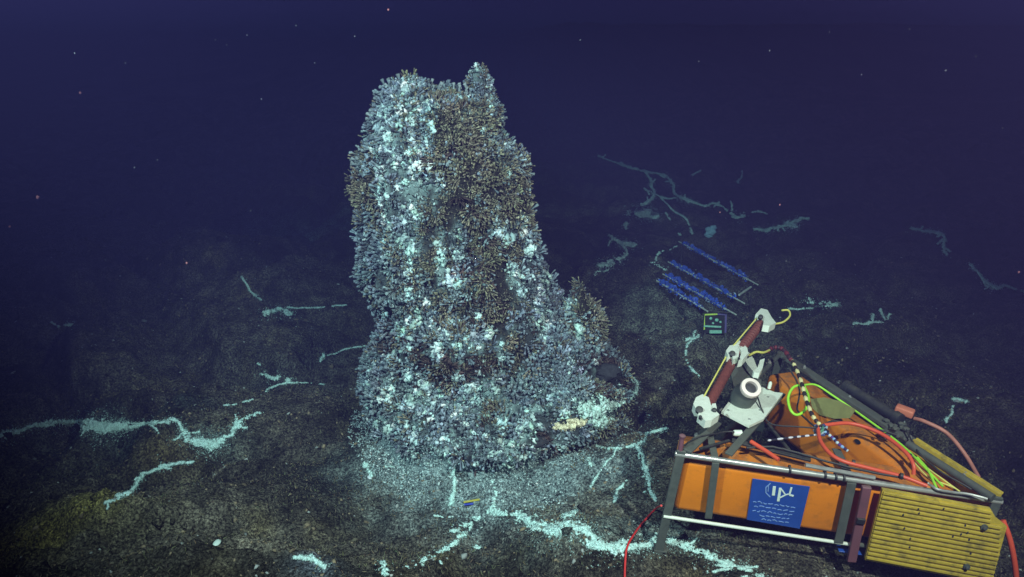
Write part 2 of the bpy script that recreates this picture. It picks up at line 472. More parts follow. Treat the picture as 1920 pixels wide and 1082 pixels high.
disp += 0.08 * front * G(xw, -0.90, 0.12) * G(TZ, 2.3, 0.6)
disp += -0.07 * front * G(xw, 0.02, 0.06) * sstep(1.3, 0.8, TZ) * sstep(0.2, 0.6, TZ)
disp += 0.14 * front * G(xw, -0.45, 0.42) * G(TZ, 0.98, 0.16)                      # ledge half way down
disp += -0.12 * front * G(xw, -0.40, 0.45) * G(TZ, 0.62, 0.13)                     # undercut below the ledge
disp += 0.14 * front * G(xw, -0.35, 0.60) * sstep(0.55, 0.20, TZ) + (0.10 + 0.12 * front) * sstep(0.30, -0.10, TZ)
disp += 0.05 * np.abs(fbm(px_ * 6.5, py_ * 6.5, TZ * 3.0, 95, 3)) - 0.02
disp += 0.05 * front * (sstep(0.1, 0.5, fbm(xw * 5, TZ * 1.1, s=91, octv=2)))
CP = np.stack([px_, py_, TZ], -1) + nrm * disp[..., None]
CV = CP.reshape(-1, 3)
kk = (np.arange(NZ - 1)[:, None] * NT + np.arange(NT)[None]); k2 = (np.arange(NZ - 1)[:, None] * NT + (np.arange(NT)[None] + 1) % NT)
CF_ = np.stack([kk.ravel(), k2.ravel(), (k2 + NT).ravel(), (kk + NT).ravel()], -1)
capc = len(CV); CVc = np.vstack([CV, CP[-1].mean(0)[None] + [[0, 0, 0.03]]])
capf = np.array([[(NZ - 1) * NT + j, (NZ - 1) * NT + (j + 1) % NT, capc, capc] for j in range(NT)])

def cone_mass(cx, cy, z0, z1, prof, seed, tilt=(0, 0), nt=90, nz=110):
    """tapering rough column; prof(t)->radius"""
    t = np.linspace(0, 1, nz); a = np.linspace(0, 2 * np.pi, nt, endpoint=False)
    A, T = np.meshgrid(a, t); Rr = prof(T)
    z = z0 + (z1 - z0) * T
    x = cx + tilt[0] * T + Rr * np.cos(A); y = cy + tilt[1] * T + Rr * np.sin(A)
    d = 1 + 0.35 * fbm(x * 6, y * 6, z * 5, seed, 4)
    x = cx + tilt[0] * T + Rr * d * np.cos(A); y = cy + tilt[1] * T + Rr * d * np.sin(A)
    V = np.stack([x, y, z], -1).reshape(-1, 3)
    k = (np.arange(nz - 1)[:, None] * nt + np.arange(nt)[None]); q = (np.arange(nz - 1)[:, None] * nt + (np.arange(nt)[None] + 1) % nt)
    return V, np.stack([k.ravel(), q.ravel(), (q + nt).ravel(), (k + nt).ravel()], -1)
nside = 320
hx = (905 - 960) / F * 6.3
hornV, hornF = cone_mass(hx, AY - 0.02, 2.60, 3.03, lambda t: np.interp(t, [0, .35, .75, .92, 1], [.13, .10, .066, .05, .008]), 131, (-0.03, 0), 50, 60)
h2V, h2F = cone_mass((775 - 960) / F * 6.3, AY - 0.10, 2.45, 2.93, lambda t: np.interp(t, [0, .5, .8, .93, 1], [.20, .19, .15, .09, .01]), 135, (0.0, 0), 60, 60)
sx = (1098 - 960) / F * 6.75
sideV, sideF = cone_mass(sx, AY - 0.05, 0.0, 1.30, lambda t: np.interp(t, [0, .4, .65, .83, .88, .96, 1], [.34, .22, .165, .115, .055, .04, .01]), 141, (-0.07, 0.05))

# colour and cover of the mound. Spots are (photo x, photo y, rx, ry, class weights white, grey, brown, dark); dark also paints the shade under the ledge and in hollows
SPOTS = [
    (765, 240, 60, 100, (1.7, 1.0, 0.1, 0.0)), (750, 360, 38, 90, (1.5, 1.0, 0.3, 0.0)), (780, 460, 30, 60, (0.9, 1.0, 0.3, 0)),
    (895, 300, 78, 125, (0.0, 0.35, 2.6, 0.4)), (668, 375, 26, 75, (0.0, 0.3, 2.2, 0.2)), (900, 170, 20, 40, (1.2, 1.3, 0.1, 0)),
    (950, 260, 25, 60, (0.5, 1.6, 0.4, 0)), (970, 390, 40, 60, (0.0, 0.5, 2.0, 0.2)),
    (853, 445, 18, 28, (2.2, 0.5, 0.0, 0.0)), (920, 520, 45, 70, (0.05, 0.3, 1.6, 1.2)), (955, 430, 25, 22, (1.0, 1.5, 0.2, 0)),
    (700, 480, 42, 60, (0.5, 2.2, 0.2, 0)), (800, 540, 70, 45, (0.5, 1.4, 0.6, 0.2)), (975, 515, 14, 35, (1.8, 0.8, 0.2, 0)),
    (1012, 570, 16, 45, (3.0, 0.6, 0.0, 0.0)), (1072, 565, 6, 22, (2.0, 0.5, 0, 0)), (1080, 630, 8, 30, (2.2, 0.5, 0.3, 0)),
    (1105, 580, 26, 60, (0.0, 0.3, 2.6, 0.3)), (900, 600, 60, 40, (0.1, 0.5, 1.2, 1.2)), (775, 600, 40, 30, (0.9, 2.0, 0.1, 0)),
    (720, 640, 45, 45, (0.2, 1.0, 0.7, 0.8)), (880, 695, 85, 30, (0.0, 0.15, 1.0, 2.6)), (760, 665, 50, 22, (0.0, 0.3, 1.0, 1.8)),
    (690, 710, 40, 40, (0.8, 2.2, 0.1, 0)), (800, 735, 35, 30, (2.0, 1.3, 0.0, 0)), (900, 760, 80, 40, (1.5, 1.5, 0.2, 0.1)),
    (720, 780, 35, 35, (2.0, 1.6, 0.0, 0)), (925, 765, 18, 40, (0.1, 0.3, 1.6, 1.0)), (980, 720, 55, 30, (1.1, 1.4, 0.4, 0.2)),
    (1045, 720, 55, 45, (0.35, 2.4, 0.0, 0.1)), (1130, 700, 42, 28, (0.15, 0.6, 0.2, 2.6)), (1180, 705, 12, 30, (1.4, 1.6, 0, 0)),
    (780, 830, 60, 30, (0.9, 2.0, 0.1, 0.0)), (940, 845, 70, 32, (2.4, 2.2, 0.0, 0.0)), (1010, 830, 22, 14, (0.0, 0.2, 0.6, 3.0)),
    (845, 640, 50, 25, (1.2, 1.2, 0.4, 0.2))]
def cls_weights(P):
    px, py, _ = project(P)
    back = P[:, 1] > AY + 0.1
    Wt = np.tile(np.array([[0.10, 0.95, 0.95, 0.50]]), (len(P), 1)); Wt[:, 0] *= 1 - 0.55 * sstep(1.2, 1.8, P[:, 2])
    n = fbm(P[:, 0] * 4, P[:, 1] * 4, P[:, 2] * 2.5, 111, 3); n2 = fbm(P[:, 0] * 9, P[:, 1] * 9, P[:, 2] * 6, 117, 3)
    Wt[:, 0] *= np.exp(4.5 * n2); Wt[:, 1] *= np.exp(2.0 * n); Wt[:, 2] *= np.exp(-2.5 * n)
    px = px + 14 * n2; py = py + 14 * n
    for (a, b, ra, rb, cw) in SPOTS:
        k = np.exp(-(((px - a) / ra) ** 2 + ((py - b) / rb) ** 2) * 0.8)[:, None]
        k = np.where(back[:, None], 0, k)
        Wt = Wt * (1 - 0.92 * k) + np.array([[cw[0] * 1.7, *cw[1:]]]) * k * 1.2
    Wt[:, 0] *= np.exp(4.2 * fbm(P[:, 0] * 15, P[:, 1] * 15, P[:, 2] * 3.2, 119, 2))
    Wt = Wt / Wt.sum(1, keepdims=True); Wt = Wt ** 2.0
    return Wt / Wt.sum(1, keepdims=True)
CLS = np.array([[0.50, 0.68, 0.68], [0.150, 0.195, 0.225], [0.160, 0.152, 0.104], [0.075, 0.052, 0.046]])
def core_color(V):
    Wt = cls_weights(V); n = fbm(V[:, 0] * 20, V[:, 1] * 20, V[:, 2] * 20, 121, 3)[:, None]
    cc = np.array([[0.22, 0.32, 0.32], [0.06, 0.075, 0.08], [0.022, 0.020, 0.016], [0.012, 0.010, 0.009]])
    out = Wt @ cc * (1 + 0.5 * n)
    k = (sstep(0.12, -0.08, V[:, 2] - 0.30 + 0.24 * (V[:, 1] - 5.25) + 0.10 * fbm(V[:, 0] * 5, V[:, 1] * 5, s=123, octv=3)) * 0.9)[:, None]
    out = out * (1 - k) + np.array([[0.28, 0.38, 0.39]]) * (1 + 0.45 * n) * k
    return np.clip(out, 0.008, 1)
M_rock = mat('sulfide_rock', attr=True, rough=0.92, var=0.35, scale=22, bump=0.9, bscale=70, bdist=0.02, spec=0.2)
M_cov = mat('tubeworm_skin', attr=True, rough=0.7, var=0.12, scale=30, spec=0.35)
M_flk = mat('bacterial_flake', attr=True, rough=0.8, var=0.10, scale=30, spec=0.3)

chim = empty('hydrothermal_chimney', (AX, AY, drop(AX, AY)))
tag(chim, 'tall pillar shaped vent chimney crusted with grey tubeworms and white bacteria, rising from the seabed', 'vent chimney')
bpy.context.view_layer.update()
off = np.array(chim.location)
core = mk('rock_column', CVc - off, np.vstack([CF_, capf[:, :4]]) if False else CF_, M_rock, chim, True, core_color(CV)[list(range(len(CV))) + [0]])
horn = mk('rock_horn', hornV - off, hornF, M_rock, chim, True, core_color(hornV))
mk('rock_horn', h2V - off, h2F, M_rock, chim, True, core_color(h2V))
side = mk('side_spire', sideV - off, sideF, M_rock, chim, True, core_color(sideV))
bvh_ch = BVHTree.FromPolygons(CV.tolist(), CF_.tolist())
bvh_side = BVHTree.FromPolygons(sideV.tolist(), sideF.tolist())
def hit_any(px, py):
    best = None
    for b in (bvh_ground, bvh_ch, bvh_side):
        r = b.ray_cast(Vector(CO), Vector(ray(px, py)))
        if r[0] is not None and (best is None or r[3] < best[2]): best = (np.array(r[0]), np.array(r[1]), r[3])
    if best is None: return None, None
    n = best[1]
    if n @ (CO - best[0]) < 0: n = -n
    return best[0], n

def sample_surface(V, Fc, n, wfun=None):
    a, b, c, d = (V[Fc[:, i]] for i in range(4))
    nr = np.cross(c - a, d - b); ar = np.linalg.norm(nr, axis=1); nr = nr / (ar[:, None] + 1e-12)
    cen = (a + b + c + d) / 4
    p = ar.copy()
    if wfun is not None: p = p * wfun(cen)
    f = rng.choice(len(Fc), n, p=p / p.sum())
    u, v = rng.random(n)[:, None], rng.random(n)[:, None]
    P = (a[f] * (1 - u) + b[f] * u) * (1 - v) + (d[f] * (1 - u) + c[f] * u) * v
    return P, nr[f]
def orient_out(P, Nn, cx):
    o = np.stack([P[:, 0] - cx, P[:, 1] - AY, np.zeros(len(P))], -1)
    s = np.sign((Nn * o).sum(1)); s[s == 0] = 1
    return Nn * s[:, None]
def wf(c):
    g = height(c[:, 0], c[:, 1])
    return np.where(c[:, 2] < g - 0.02, 0.0, 1.0) * np.where(c[:, 1] > AY + 0.35, 0.35, 1.0)
SV = [sample_surface(CV, CF_, 78000, wf), sample_surface(hornV, hornF, 1300), sample_surface(sideV, sideF, 9000, wf), sample_surface(h2V, h2F, 3000)]
SV[0] = (SV[0][0], orient_out(*SV[0], np.interp(SV[0][0][:, 2], zs, cxs)))
SV[1] = (SV[1][0], orient_out(*SV[1], hx)); SV[2] = (SV[2][0], orient_out(*SV[2], sx)); SV[3] = (SV[3][0], orient_out(*SV[3], (775 - 960) / F * 6.3))
P = np.vstack([s[0] for s in SV]); Nn = np.vstack([s[1] for s in SV])
# worms grow in bunches: every bunch fans out from one root and is mostly of one kind
def tangents(N_):
    a = np.where(np.abs(N_[:, 2:3]) < 0.9, np.array([[0, 0, 1.]]), np.array([[1., 0, 0]]))
    u = np.cross(a, N_); u /= np.linalg.norm(u, axis=1)[:, None]; return u, np.cross(N_, u)
nb = 6000
ib = np.concatenate([rng.choice(len(P), nb, replace=False), rng.choice(np.where(P[:, 2] > 2.72)[0], 130, replace=False), rng.choice(np.where((P[:, 0] > sx - .3) & (P[:, 2] > .5) & (P[:, 2] < 1.4) & (P[:, 0] > .32))[0], nside, replace=False)])
big = fbm(P[ib][:, 0] * 9, P[ib][:, 1] * 9, P[ib][:, 2] * 7, 151, 2)
ib = ib[(big > -0.24) | (P[ib][:, 2] > 2.72) | ((P[ib][:, 0] > .35) & (P[ib][:, 2] > .6))]; nb = len(ib)
PB, NB = P[ib], Nn[ib]
KB = 15
WB = cls_weights(PB); clsB = (rng.random(nb)[:, None] > WB.cumsum(1)).sum(1).clip(0, 3)
valB = np.exp(0.30 * rng.normal(size=nb)); hueB = 1 + 0.045 * rng.normal(size=(nb, 3)); rB = (0.022 + 0.050 * rng.random(nb) ** 1.6) * np.where((PB[:, 2] > 2.76) & (PB[:, 0] > -.4), .5, 1)
leanB = np.stack([fbm(PB[:, 0] * 5, PB[:, 1] * 5, PB[:, 2] * 5, 161 + 10 * q_, 2) for q_ in range(3)], -1)
u_, v_ = tangents(NB)
rep_ = np.repeat(np.arange(nb), KB)
al = rng.random(nb * KB) * 2 * np.pi; rad = np.sqrt(rng.random(nb * KB))
T_ = u_[rep_] * (np.cos(al) * rad)[:, None] + v_[rep_] * (np.sin(al) * rad)[:, None]
P2 = PB[rep_] + T_ * rB[rep_][:, None] * 0.75 + NB[rep_] * (0.55 * rB[rep_] * (1 - rad ** 2))[:, None]
D2 = NB[rep_] * 1.0 + T_ * 1.25 + 0.7 * leanB[rep_] + 0.25 * rng.normal(size=(nb * KB, 3)) + np.array([0, 0, 0.12])
cls2 = clsB[rep_]; sw = rng.random(nb * KB) < 0.10; cls2 = np.where(sw, rng.integers(1, 4, nb * KB), cls2)
cls2 = np.where((clsB[rep_] == 0) & (rng.random(nb * KB) < 0.22), 1, cls2)
C2 = CLS[cls2] * valB[rep_][:, None] * hueB[rep_] * np.exp(0.17 * rng.normal(size=nb * KB))[:, None]
# thin undergrowth between the bunches
iu = rng.choice(len(P), 19000, replace=False)
PU, NU = P[iu], Nn[iu]; WU = cls_weights(PU); clsU = (rng.random(len(PU))[:, None] > WU.cumsum(1)).sum(1).clip(0, 3)
clsU = np.where((clsU == 0) & (rng.random(len(PU)) < 0.45), 3, clsU)
DU = NU + 0.8 * rng.normal(size=NU.shape)
CU_ = CLS[clsU] * 0.62 * np.exp(0.35 * rng.normal(size=len(PU)))[:, None]
P = np.vstack([P2, PU]); Nn = np.vstack([NB[rep_], NU]); D = np.vstack([D2, DU]); cls = np.concatenate([cls2, clsU]); Cc = np.clip(np.vstack([C2, CU_]), .01, .9)
lenk = np.concatenate([0.42 + rB[rep_] / 0.070, np.full(len(PU), 0.7)])
ppx, ppy, _ = project(P)
bare = ((np.abs(ppx - 1118) / 52) ** 2 + (np.abs(ppy - 768) / 26) ** 2 < 1) | ((np.abs(ppx - 1065) / 26) ** 2 + (np.abs(ppy - 797) / 11) ** 2 < 1) | ((np.abs(ppx - 1130) / 34) ** 2 + (np.abs(ppy - 702) / 20) ** 2 < 1)
zf = 0.30 - 0.24 * (P[:, 1] - 5.25)
foot = sstep(0.10, -0.10, P[:, 2] - zf + 0.22 * fbm(P[:, 0] * 4, P[:, 1] * 4, s=199, octv=3))
keep = ~(bare & (P[:, 1] < AY)) & (rng.random(len(P)) > foot * 1.02)
P, Nn, D, cls, Cc, lenk = P[keep], Nn[keep], D[keep], cls[keep], Cc[keep], lenk[keep]
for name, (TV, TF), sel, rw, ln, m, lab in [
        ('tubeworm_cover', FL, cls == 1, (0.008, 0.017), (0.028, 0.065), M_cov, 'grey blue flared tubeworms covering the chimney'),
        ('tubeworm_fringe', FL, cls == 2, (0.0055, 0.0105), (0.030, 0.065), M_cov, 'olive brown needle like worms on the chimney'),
        ('dark_worms_and_shade', SP, cls == 3, (0.005, 0.009), (0.025, 0.06), M_cov, 'dark reddish tangle of worms, also the painted shade under the ledge'),
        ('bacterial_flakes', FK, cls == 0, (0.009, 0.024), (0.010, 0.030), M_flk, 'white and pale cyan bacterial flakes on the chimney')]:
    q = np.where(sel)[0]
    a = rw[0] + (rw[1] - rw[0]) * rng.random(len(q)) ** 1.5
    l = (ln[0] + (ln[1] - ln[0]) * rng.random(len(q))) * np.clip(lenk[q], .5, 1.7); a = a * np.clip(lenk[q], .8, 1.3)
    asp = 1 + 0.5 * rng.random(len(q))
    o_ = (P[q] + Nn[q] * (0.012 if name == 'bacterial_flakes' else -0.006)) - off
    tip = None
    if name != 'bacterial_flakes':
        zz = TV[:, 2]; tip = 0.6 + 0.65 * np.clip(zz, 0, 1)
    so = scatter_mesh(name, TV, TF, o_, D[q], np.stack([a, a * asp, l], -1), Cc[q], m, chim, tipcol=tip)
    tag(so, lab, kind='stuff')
# growth thinning out over the sediment round the foot
na = 15000
a_ = rng.random(na) * 2 * np.pi; rr0 = 1 + 0.50 * rng.random(na) ** 1.7
rr0 = 1 + (rr0 - 1) * np.where(np.cos(a_) < -.3, .45, 1.0)
xa = AX + 0.02 + 0.98 * rr0 * np.cos(a_); ya = AY - 0.02 - 1.06 * rr0 * np.sin(a_); za = height(xa, ya)
ka = (fbm(xa * 4, ya * 4, s=301, octv=3) + 0.35 * rng.normal(size=na) > -0.15 + 1.1 * (rr0 - 1)) ; xa, ya, za = xa[ka], ya[ka], za[ka]; na = len(xa)
ca = np.where(rng.random((na, 1)) < 0.16, np.array([[.50, .66, .65]]), np.array([[.24, .32, .33]])) * np.exp(.35 * rng.normal(size=(na, 1)))
sa = 0.005 + 0.008 * rng.random(na); 
tag(scatter_mesh('foot_flakes', *FK, np.stack([xa, ya, za + .004], -1) - off, np.array([[0, 0, 1.]]) + .6 * rng.normal(size=(na, 3)), np.stack([sa, sa * 1.3, sa * .8], -1), np.clip(ca, .01, .9), M_flk, chim),
    'pale flakes and silt thinning out round the foot of the chimney', kind='stuff')
Pf, Nf = sample_surface(CV, CF_, 60000, wf)
Nf = orient_out(Pf, Nf, np.interp(Pf[:, 2], zs, cxs)); tf = Pf[:, 2] - (0.30 - 0.24 * (Pf[:, 1] - 5.25))
kf = (tf < 0.12) & (Pf[:, 1] < AY + .2) & (fbm(Pf[:, 0] * 6, Pf[:, 1] * 6, Pf[:, 2] * 6, 311, 3) + .3 * rng.normal(size=len(Pf)) > -.12); Pf, Nf = Pf[kf], Nf[kf]; na = len(Pf)
ca = np.where(rng.random((na, 1)) < 0.10, np.array([[.55, .72, .70]]), np.array([[.28, .38, .39]])) * np.exp(.32 * rng.normal(size=(na, 1))); sa = 0.005 + 0.010 * rng.random(na)
tag(scatter_mesh('foot_flakes', *FK, Pf + Nf * .006 - off, Nf + .6 * rng.normal(size=(na, 3)), np.stack([sa, sa * 1.3, sa], -1), np.clip(ca, .01, .9), M_flk, chim), 'soft pale crust over the lowest part of the chimney', kind='stuff')
# larger flared worms standing out on the upper left edge and the crown
q = []
for (px, py, dx, dy, L_) in [(738, 150, -.2, 1, .09), (768, 146, .1, 1, .09), (722, 170, -.8, .6, .10), (702, 192, -1, .3, .11), (708, 205, -1, .2, .08),
                             (695, 222, -1, .3, .08), (690, 262, -1, .3, .10), (683, 272, -1, .1, .07), (672, 292, -.8, .6, .08), (664, 300, -.9, .4, .07), (826, 160, .5, 1, .07),
                             (815, 158, .2, 1, .06), (790, 150, .1, 1, .07), (985, 300, 1, .3, .05), (995, 325, 1, 0, .05), (860, 160, -.1, 1, .06), (878, 165, .2, 1, .06)]:
    z = z_row(py); dep = AY * math.cos(_p) + (CAM_H - z) * math.sin(_p); x = (px - 960) / F * dep
    for k in range(6):
        q.append(((x - dx * L_ * 0.9 + random.gauss(0, .022), AY - 0.10 + random.gauss(0, .05), z - dy * L_ * 0.7 + random.gauss(0, .022)),
                  (dx + random.gauss(0, .22), random.gauss(-.1, .25), dy + random.gauss(0, .22)), (random.uniform(.018, .030), random.uniform(.018, .032), L_ * random.uniform(.6, .95)),
                  np.array([0.22, 0.27, 0.28]) * random.uniform(.7, 1.4)))
QP, QD, QS, QC = (np.array([a[i] for a in q]) for i in range(4))
o_ = scatter_mesh('crown_worms', *t_flared(7), QP - off, QD, QS, QC, M_cov, chim)
tag(o_, 'large flared worms standing out from the crown and upper left edge', kind='stuff')

# ================================================================ LOOSE COVER OF THE SEABED
def scatter_ground(n, x0, x1, y0, y1, bias=1.6):
    x = x0 + (x1 - x0) * rng.random(n); y = y0 + (y1 - y0) * rng.random(n) ** bias
    k = ~((np.hypot((x - AX) / 1.15, (y - AY) / 1.0) < 0.95))
    x, y = x[k], y[k]
    e = 0.02
    z = height(x, y); nx_ = -(height(x + e, y) - z) / e; ny_ = -(height(x, y + e) - z) / e
    return np.stack([x, y, z], -1), np.stack([nx_, ny_, np.ones_like(x)], -1)
P, Nn = scatter_ground(130000, -5.5, 5.5, 2.9, 11)
cl = fbm(P[:, 0] * 5, P[:, 1] * 5, s=201, octv=3)
k = cl + 0.35 * rng.normal(size=len(P)) > -0.15
P, Nn, cl = P[k], Nn[k], cl[k]; n = len(P)
sz = 0.005 + 0.013 * rng.random(n) ** 2.2 + 0.02 * rng.random(n) * (rng.random(n) > 0.97)
gc = ground_color(P[:, 0], P[:, 1]); t = rng.random(n)[:, None]
colr = gc * (0.35 + 1.3 * rng.random((n, 1)))
colr = np.where(t > 0.90, np.array([[0.17, 0.14, 0.09]]) * (0.6 + rng.random((n, 1))), colr)
colr = np.where(t > 0.982, np.array([[0.30, 0.34, 0.33]]) * (0.6 + 0.7 * rng.random((n, 1))), colr)
S3 = np.stack([sz * (0.7 + 0.8 * rng.random(n)), sz * (0.7 + 0.8 * rng.random(n)), sz * (0.4 + 0.5 * rng.random(n))], -1)
M_rub = mat('rubble_stone', attr=True, rough=0.9, var=0.3, scale=40, spec=0.2)
so = scatter_mesh('rubble', *RK, P, Nn + 0.5 * rng.normal(size=(n, 3)), S3, colr, M_rub)
tag(so, 'fine dark rubble and shell grit strewn over the seabed', 'rubble', kind='stuff')
P, Nn = scatter_ground(2600, -6, 7, 2.9, 13, 1.2)
cl = fbm(P[:, 0] * 1.1, P[:, 1] * 1.1, s=231, octv=3); k = (cl > 0.02) & ~((np.abs(P[:, 0] - 1.9) < 1.15) & (np.abs(P[:, 1] - 4.9) < .95)); P, Nn = P[k], Nn[k]; n = len(P)
sz = 0.018 + 0.055 * rng.random(n) ** 3
colr = ground_color(P[:, 0], P[:, 1]) * (0.4 + 0.7 * rng.random((n, 1)))
tag(scatter_mesh('lava_chunks', *RK, P, Nn + 0.35 * rng.normal(size=(n, 3)), np.stack([sz * 1.2, sz, sz * .6], -1), colr, M_ground), 'dark angular chunks of lava rubble gathered in drifts', 'rubble', kind='stuff')
P, Nn = scatter_ground(60000, -4.5, 4.5, 2.9, 8.5, 1.5)
cl = fbm(P[:, 0] * 2.5, P[:, 1] * 2.5, s=221, octv=3)
k = cl + 0.2 * rng.normal(size=len(P)) > 0.0; P, Nn = P[k], Nn[k]; n = len(P)
ln = 0.012 + 0.022 * rng.random(n)
colr = np.array([[0.15, 0.14, 0.085]]) * (0.4 + 1.0 * rng.random((n, 1))) * (1 + 0.1 * rng.normal(size=(n, 3)))
so = scatter_mesh('hydroid_turf', *SP, P, Nn * 0.6 + 0.9 * rng.normal(size=(n, 3)) + [0, 0, .5], np.stack([ln * .12, ln * .12, ln], -1), np.clip(colr, .01, 1), M_rub)
tag(so, 'short tan hydroid turf in tufts on the seabed', 'turf', kind='stuff')

# ================================================================ BACTERIAL MATS in the cracks
M_mat = mat('white_bacterial_mat', attr=True, rough=0.85, var=0.12, scale=25, spec=0.25)
def mat_thing(label, lines, white=(0.64, 0.94, 0.90), name='bacterial_mat', cat='bacterial mat', group='white bacterial mats in the seabed cracks', dens=1.0, holes=None, size=1.0, fuzz=1.0, lift=0.0):
    Ps, Ns, Cs, Sz = [], [], [], []
    extra = []
    for pts, wpx in lines:
        if wpx >= 5 and len(pts) > 3 and name == 'bacterial_mat':
            for _ in range(len(pts)):
                k = random.randrange(len(pts) - 1); t = random.random(); a = pts[k][0] * (1 - t) + pts[k + 1][0] * t; c = pts[k][1] * (1 - t) + pts[k + 1][1] * t
                L_ = random.uniform(1.5, 4) * wpx; g = random.uniform(0, 6.28); dx, dy = L_ * math.cos(g), L_ * .5 * math.sin(g)
                extra.append(([(a, c), (a + dx * .5 + random.uniform(-3, 3), c + dy * .5 + random.uniform(-2, 2)), (a + dx, c + dy)], max(2.0, wpx * .28)))
    for ln in list(lines) + extra:
        pts, wpx = ln[0], ln[1]
        if len(pts) == 1: pts = [pts[0], (pts[0][0] + 1, pts[0][1])]
        P2 = np.array(pts, float); P2 = spline(P2, 6) if len(P2) > 2 else np.linspace(P2[0], P2[1], 8)
        seg = np.hypot(*np.diff(P2, axis=0).T); cum = np.concatenate([[0], seg.cumsum()]); Lt = cum[-1]
        mid, _ = hit_any(*P2[len(P2) // 2])
        if mid is None: continue
        dist = np.linalg.norm(mid - CO); wpx = wpx * (0.9 if dist > 8 else 1.05); mpp = dist / F                      # metres per photo pixel
        area = (Lt + wpx) * wpx * 1.6
        fs = (0.0075 if wpx > 5 else 0.006) * size * max(1, dist / 7) ** 0.8
        cnt = int(min(9000, max(25, dens * 4.2 * area * (mpp ** 2) / (fs ** 2) * 1.1)))
        s = rng.random(cnt) * Lt
        wv = wpx * (0.28 + 1.25 * np.abs(vnoise(s / 14, s * 0, s * 0, len(label)))) * 0.5
        core_ = rng.random(cnt) < 0.62
        offx = rng.normal(size=cnt) * np.where(core_, 0.38, 1.7 * fuzz) * wv; offy = rng.normal(size=cnt) * np.where(core_, 0.33, 1.3 * fuzz) * wv
        wob = 4.0 * vnoise(s / 22, s * 0 + 3, s * 0, 7) + 2.6 * vnoise(s / 7, s * 0 + 9, s * 0, 8)
        X_ = np.interp(s, cum, P2[:, 0]) + offx + wob * min(1, wpx / 6); Y_ = np.interp(s, cum, P2[:, 1]) + offy + 0.6 * wob * min(1, wpx / 6)
        lace = fbm(X_ / 9, Y_ / 5, s=len(label), octv=3); lace2 = fbm(s / 26, s * 0, s=len(label) + 3, octv=2)
        keep_ = (lace + 0.9 * lace2 + 0.12 * rng.normal(size=cnt) > (-0.40 if wpx > 5 else -0.38) + 0.5 * np.minimum(1, np.abs(offy) / (wv + .1)) * 0.6)
        for a, b, c_ in zip(X_[keep_], Y_[keep_], core_[keep_]):
            if holes and any(((a - h[0]) / h[2]) ** 2 + ((b - h[1]) / h[2] * 1.3) ** 2 < 1 for h in holes): continue
            p, nn = hit_any(a, b)
            if p is None or np.linalg.norm(p - CO) > dist * 1.5 + 1 or np.linalg.norm(p - CO) < dist * 0.6: continue
            Ps.append(p + nn * (fs * (0.5 if c_ else 0.2) + lift * random.uniform(.3, 1))); Ns.append(nn); Sz.append(fs * random.choice((.5, .7, .9, 1.1, 1.5, 2.1)) * (1 if c_ else 0.5))
            Cs.append(np.array(white) * random.uniform(0.55, 1.05) * (1 if c_ else 0.6))
    Ps, Ns, Cs, Sz = map(np.array, (Ps, Ns, Cs, Sz)); n = len(Ps)
    base = Ps.mean(0)
    o = scatter_mesh(name, *FK, Ps - base, Ns + 0.45 * rng.normal(size=(n, 3)), np.stack([Sz, Sz * 0.8, Sz * 0.7], -1), np.clip(Cs, 0, .9), M_mat)
    o.location = base
    return tag(o, label, cat, group)
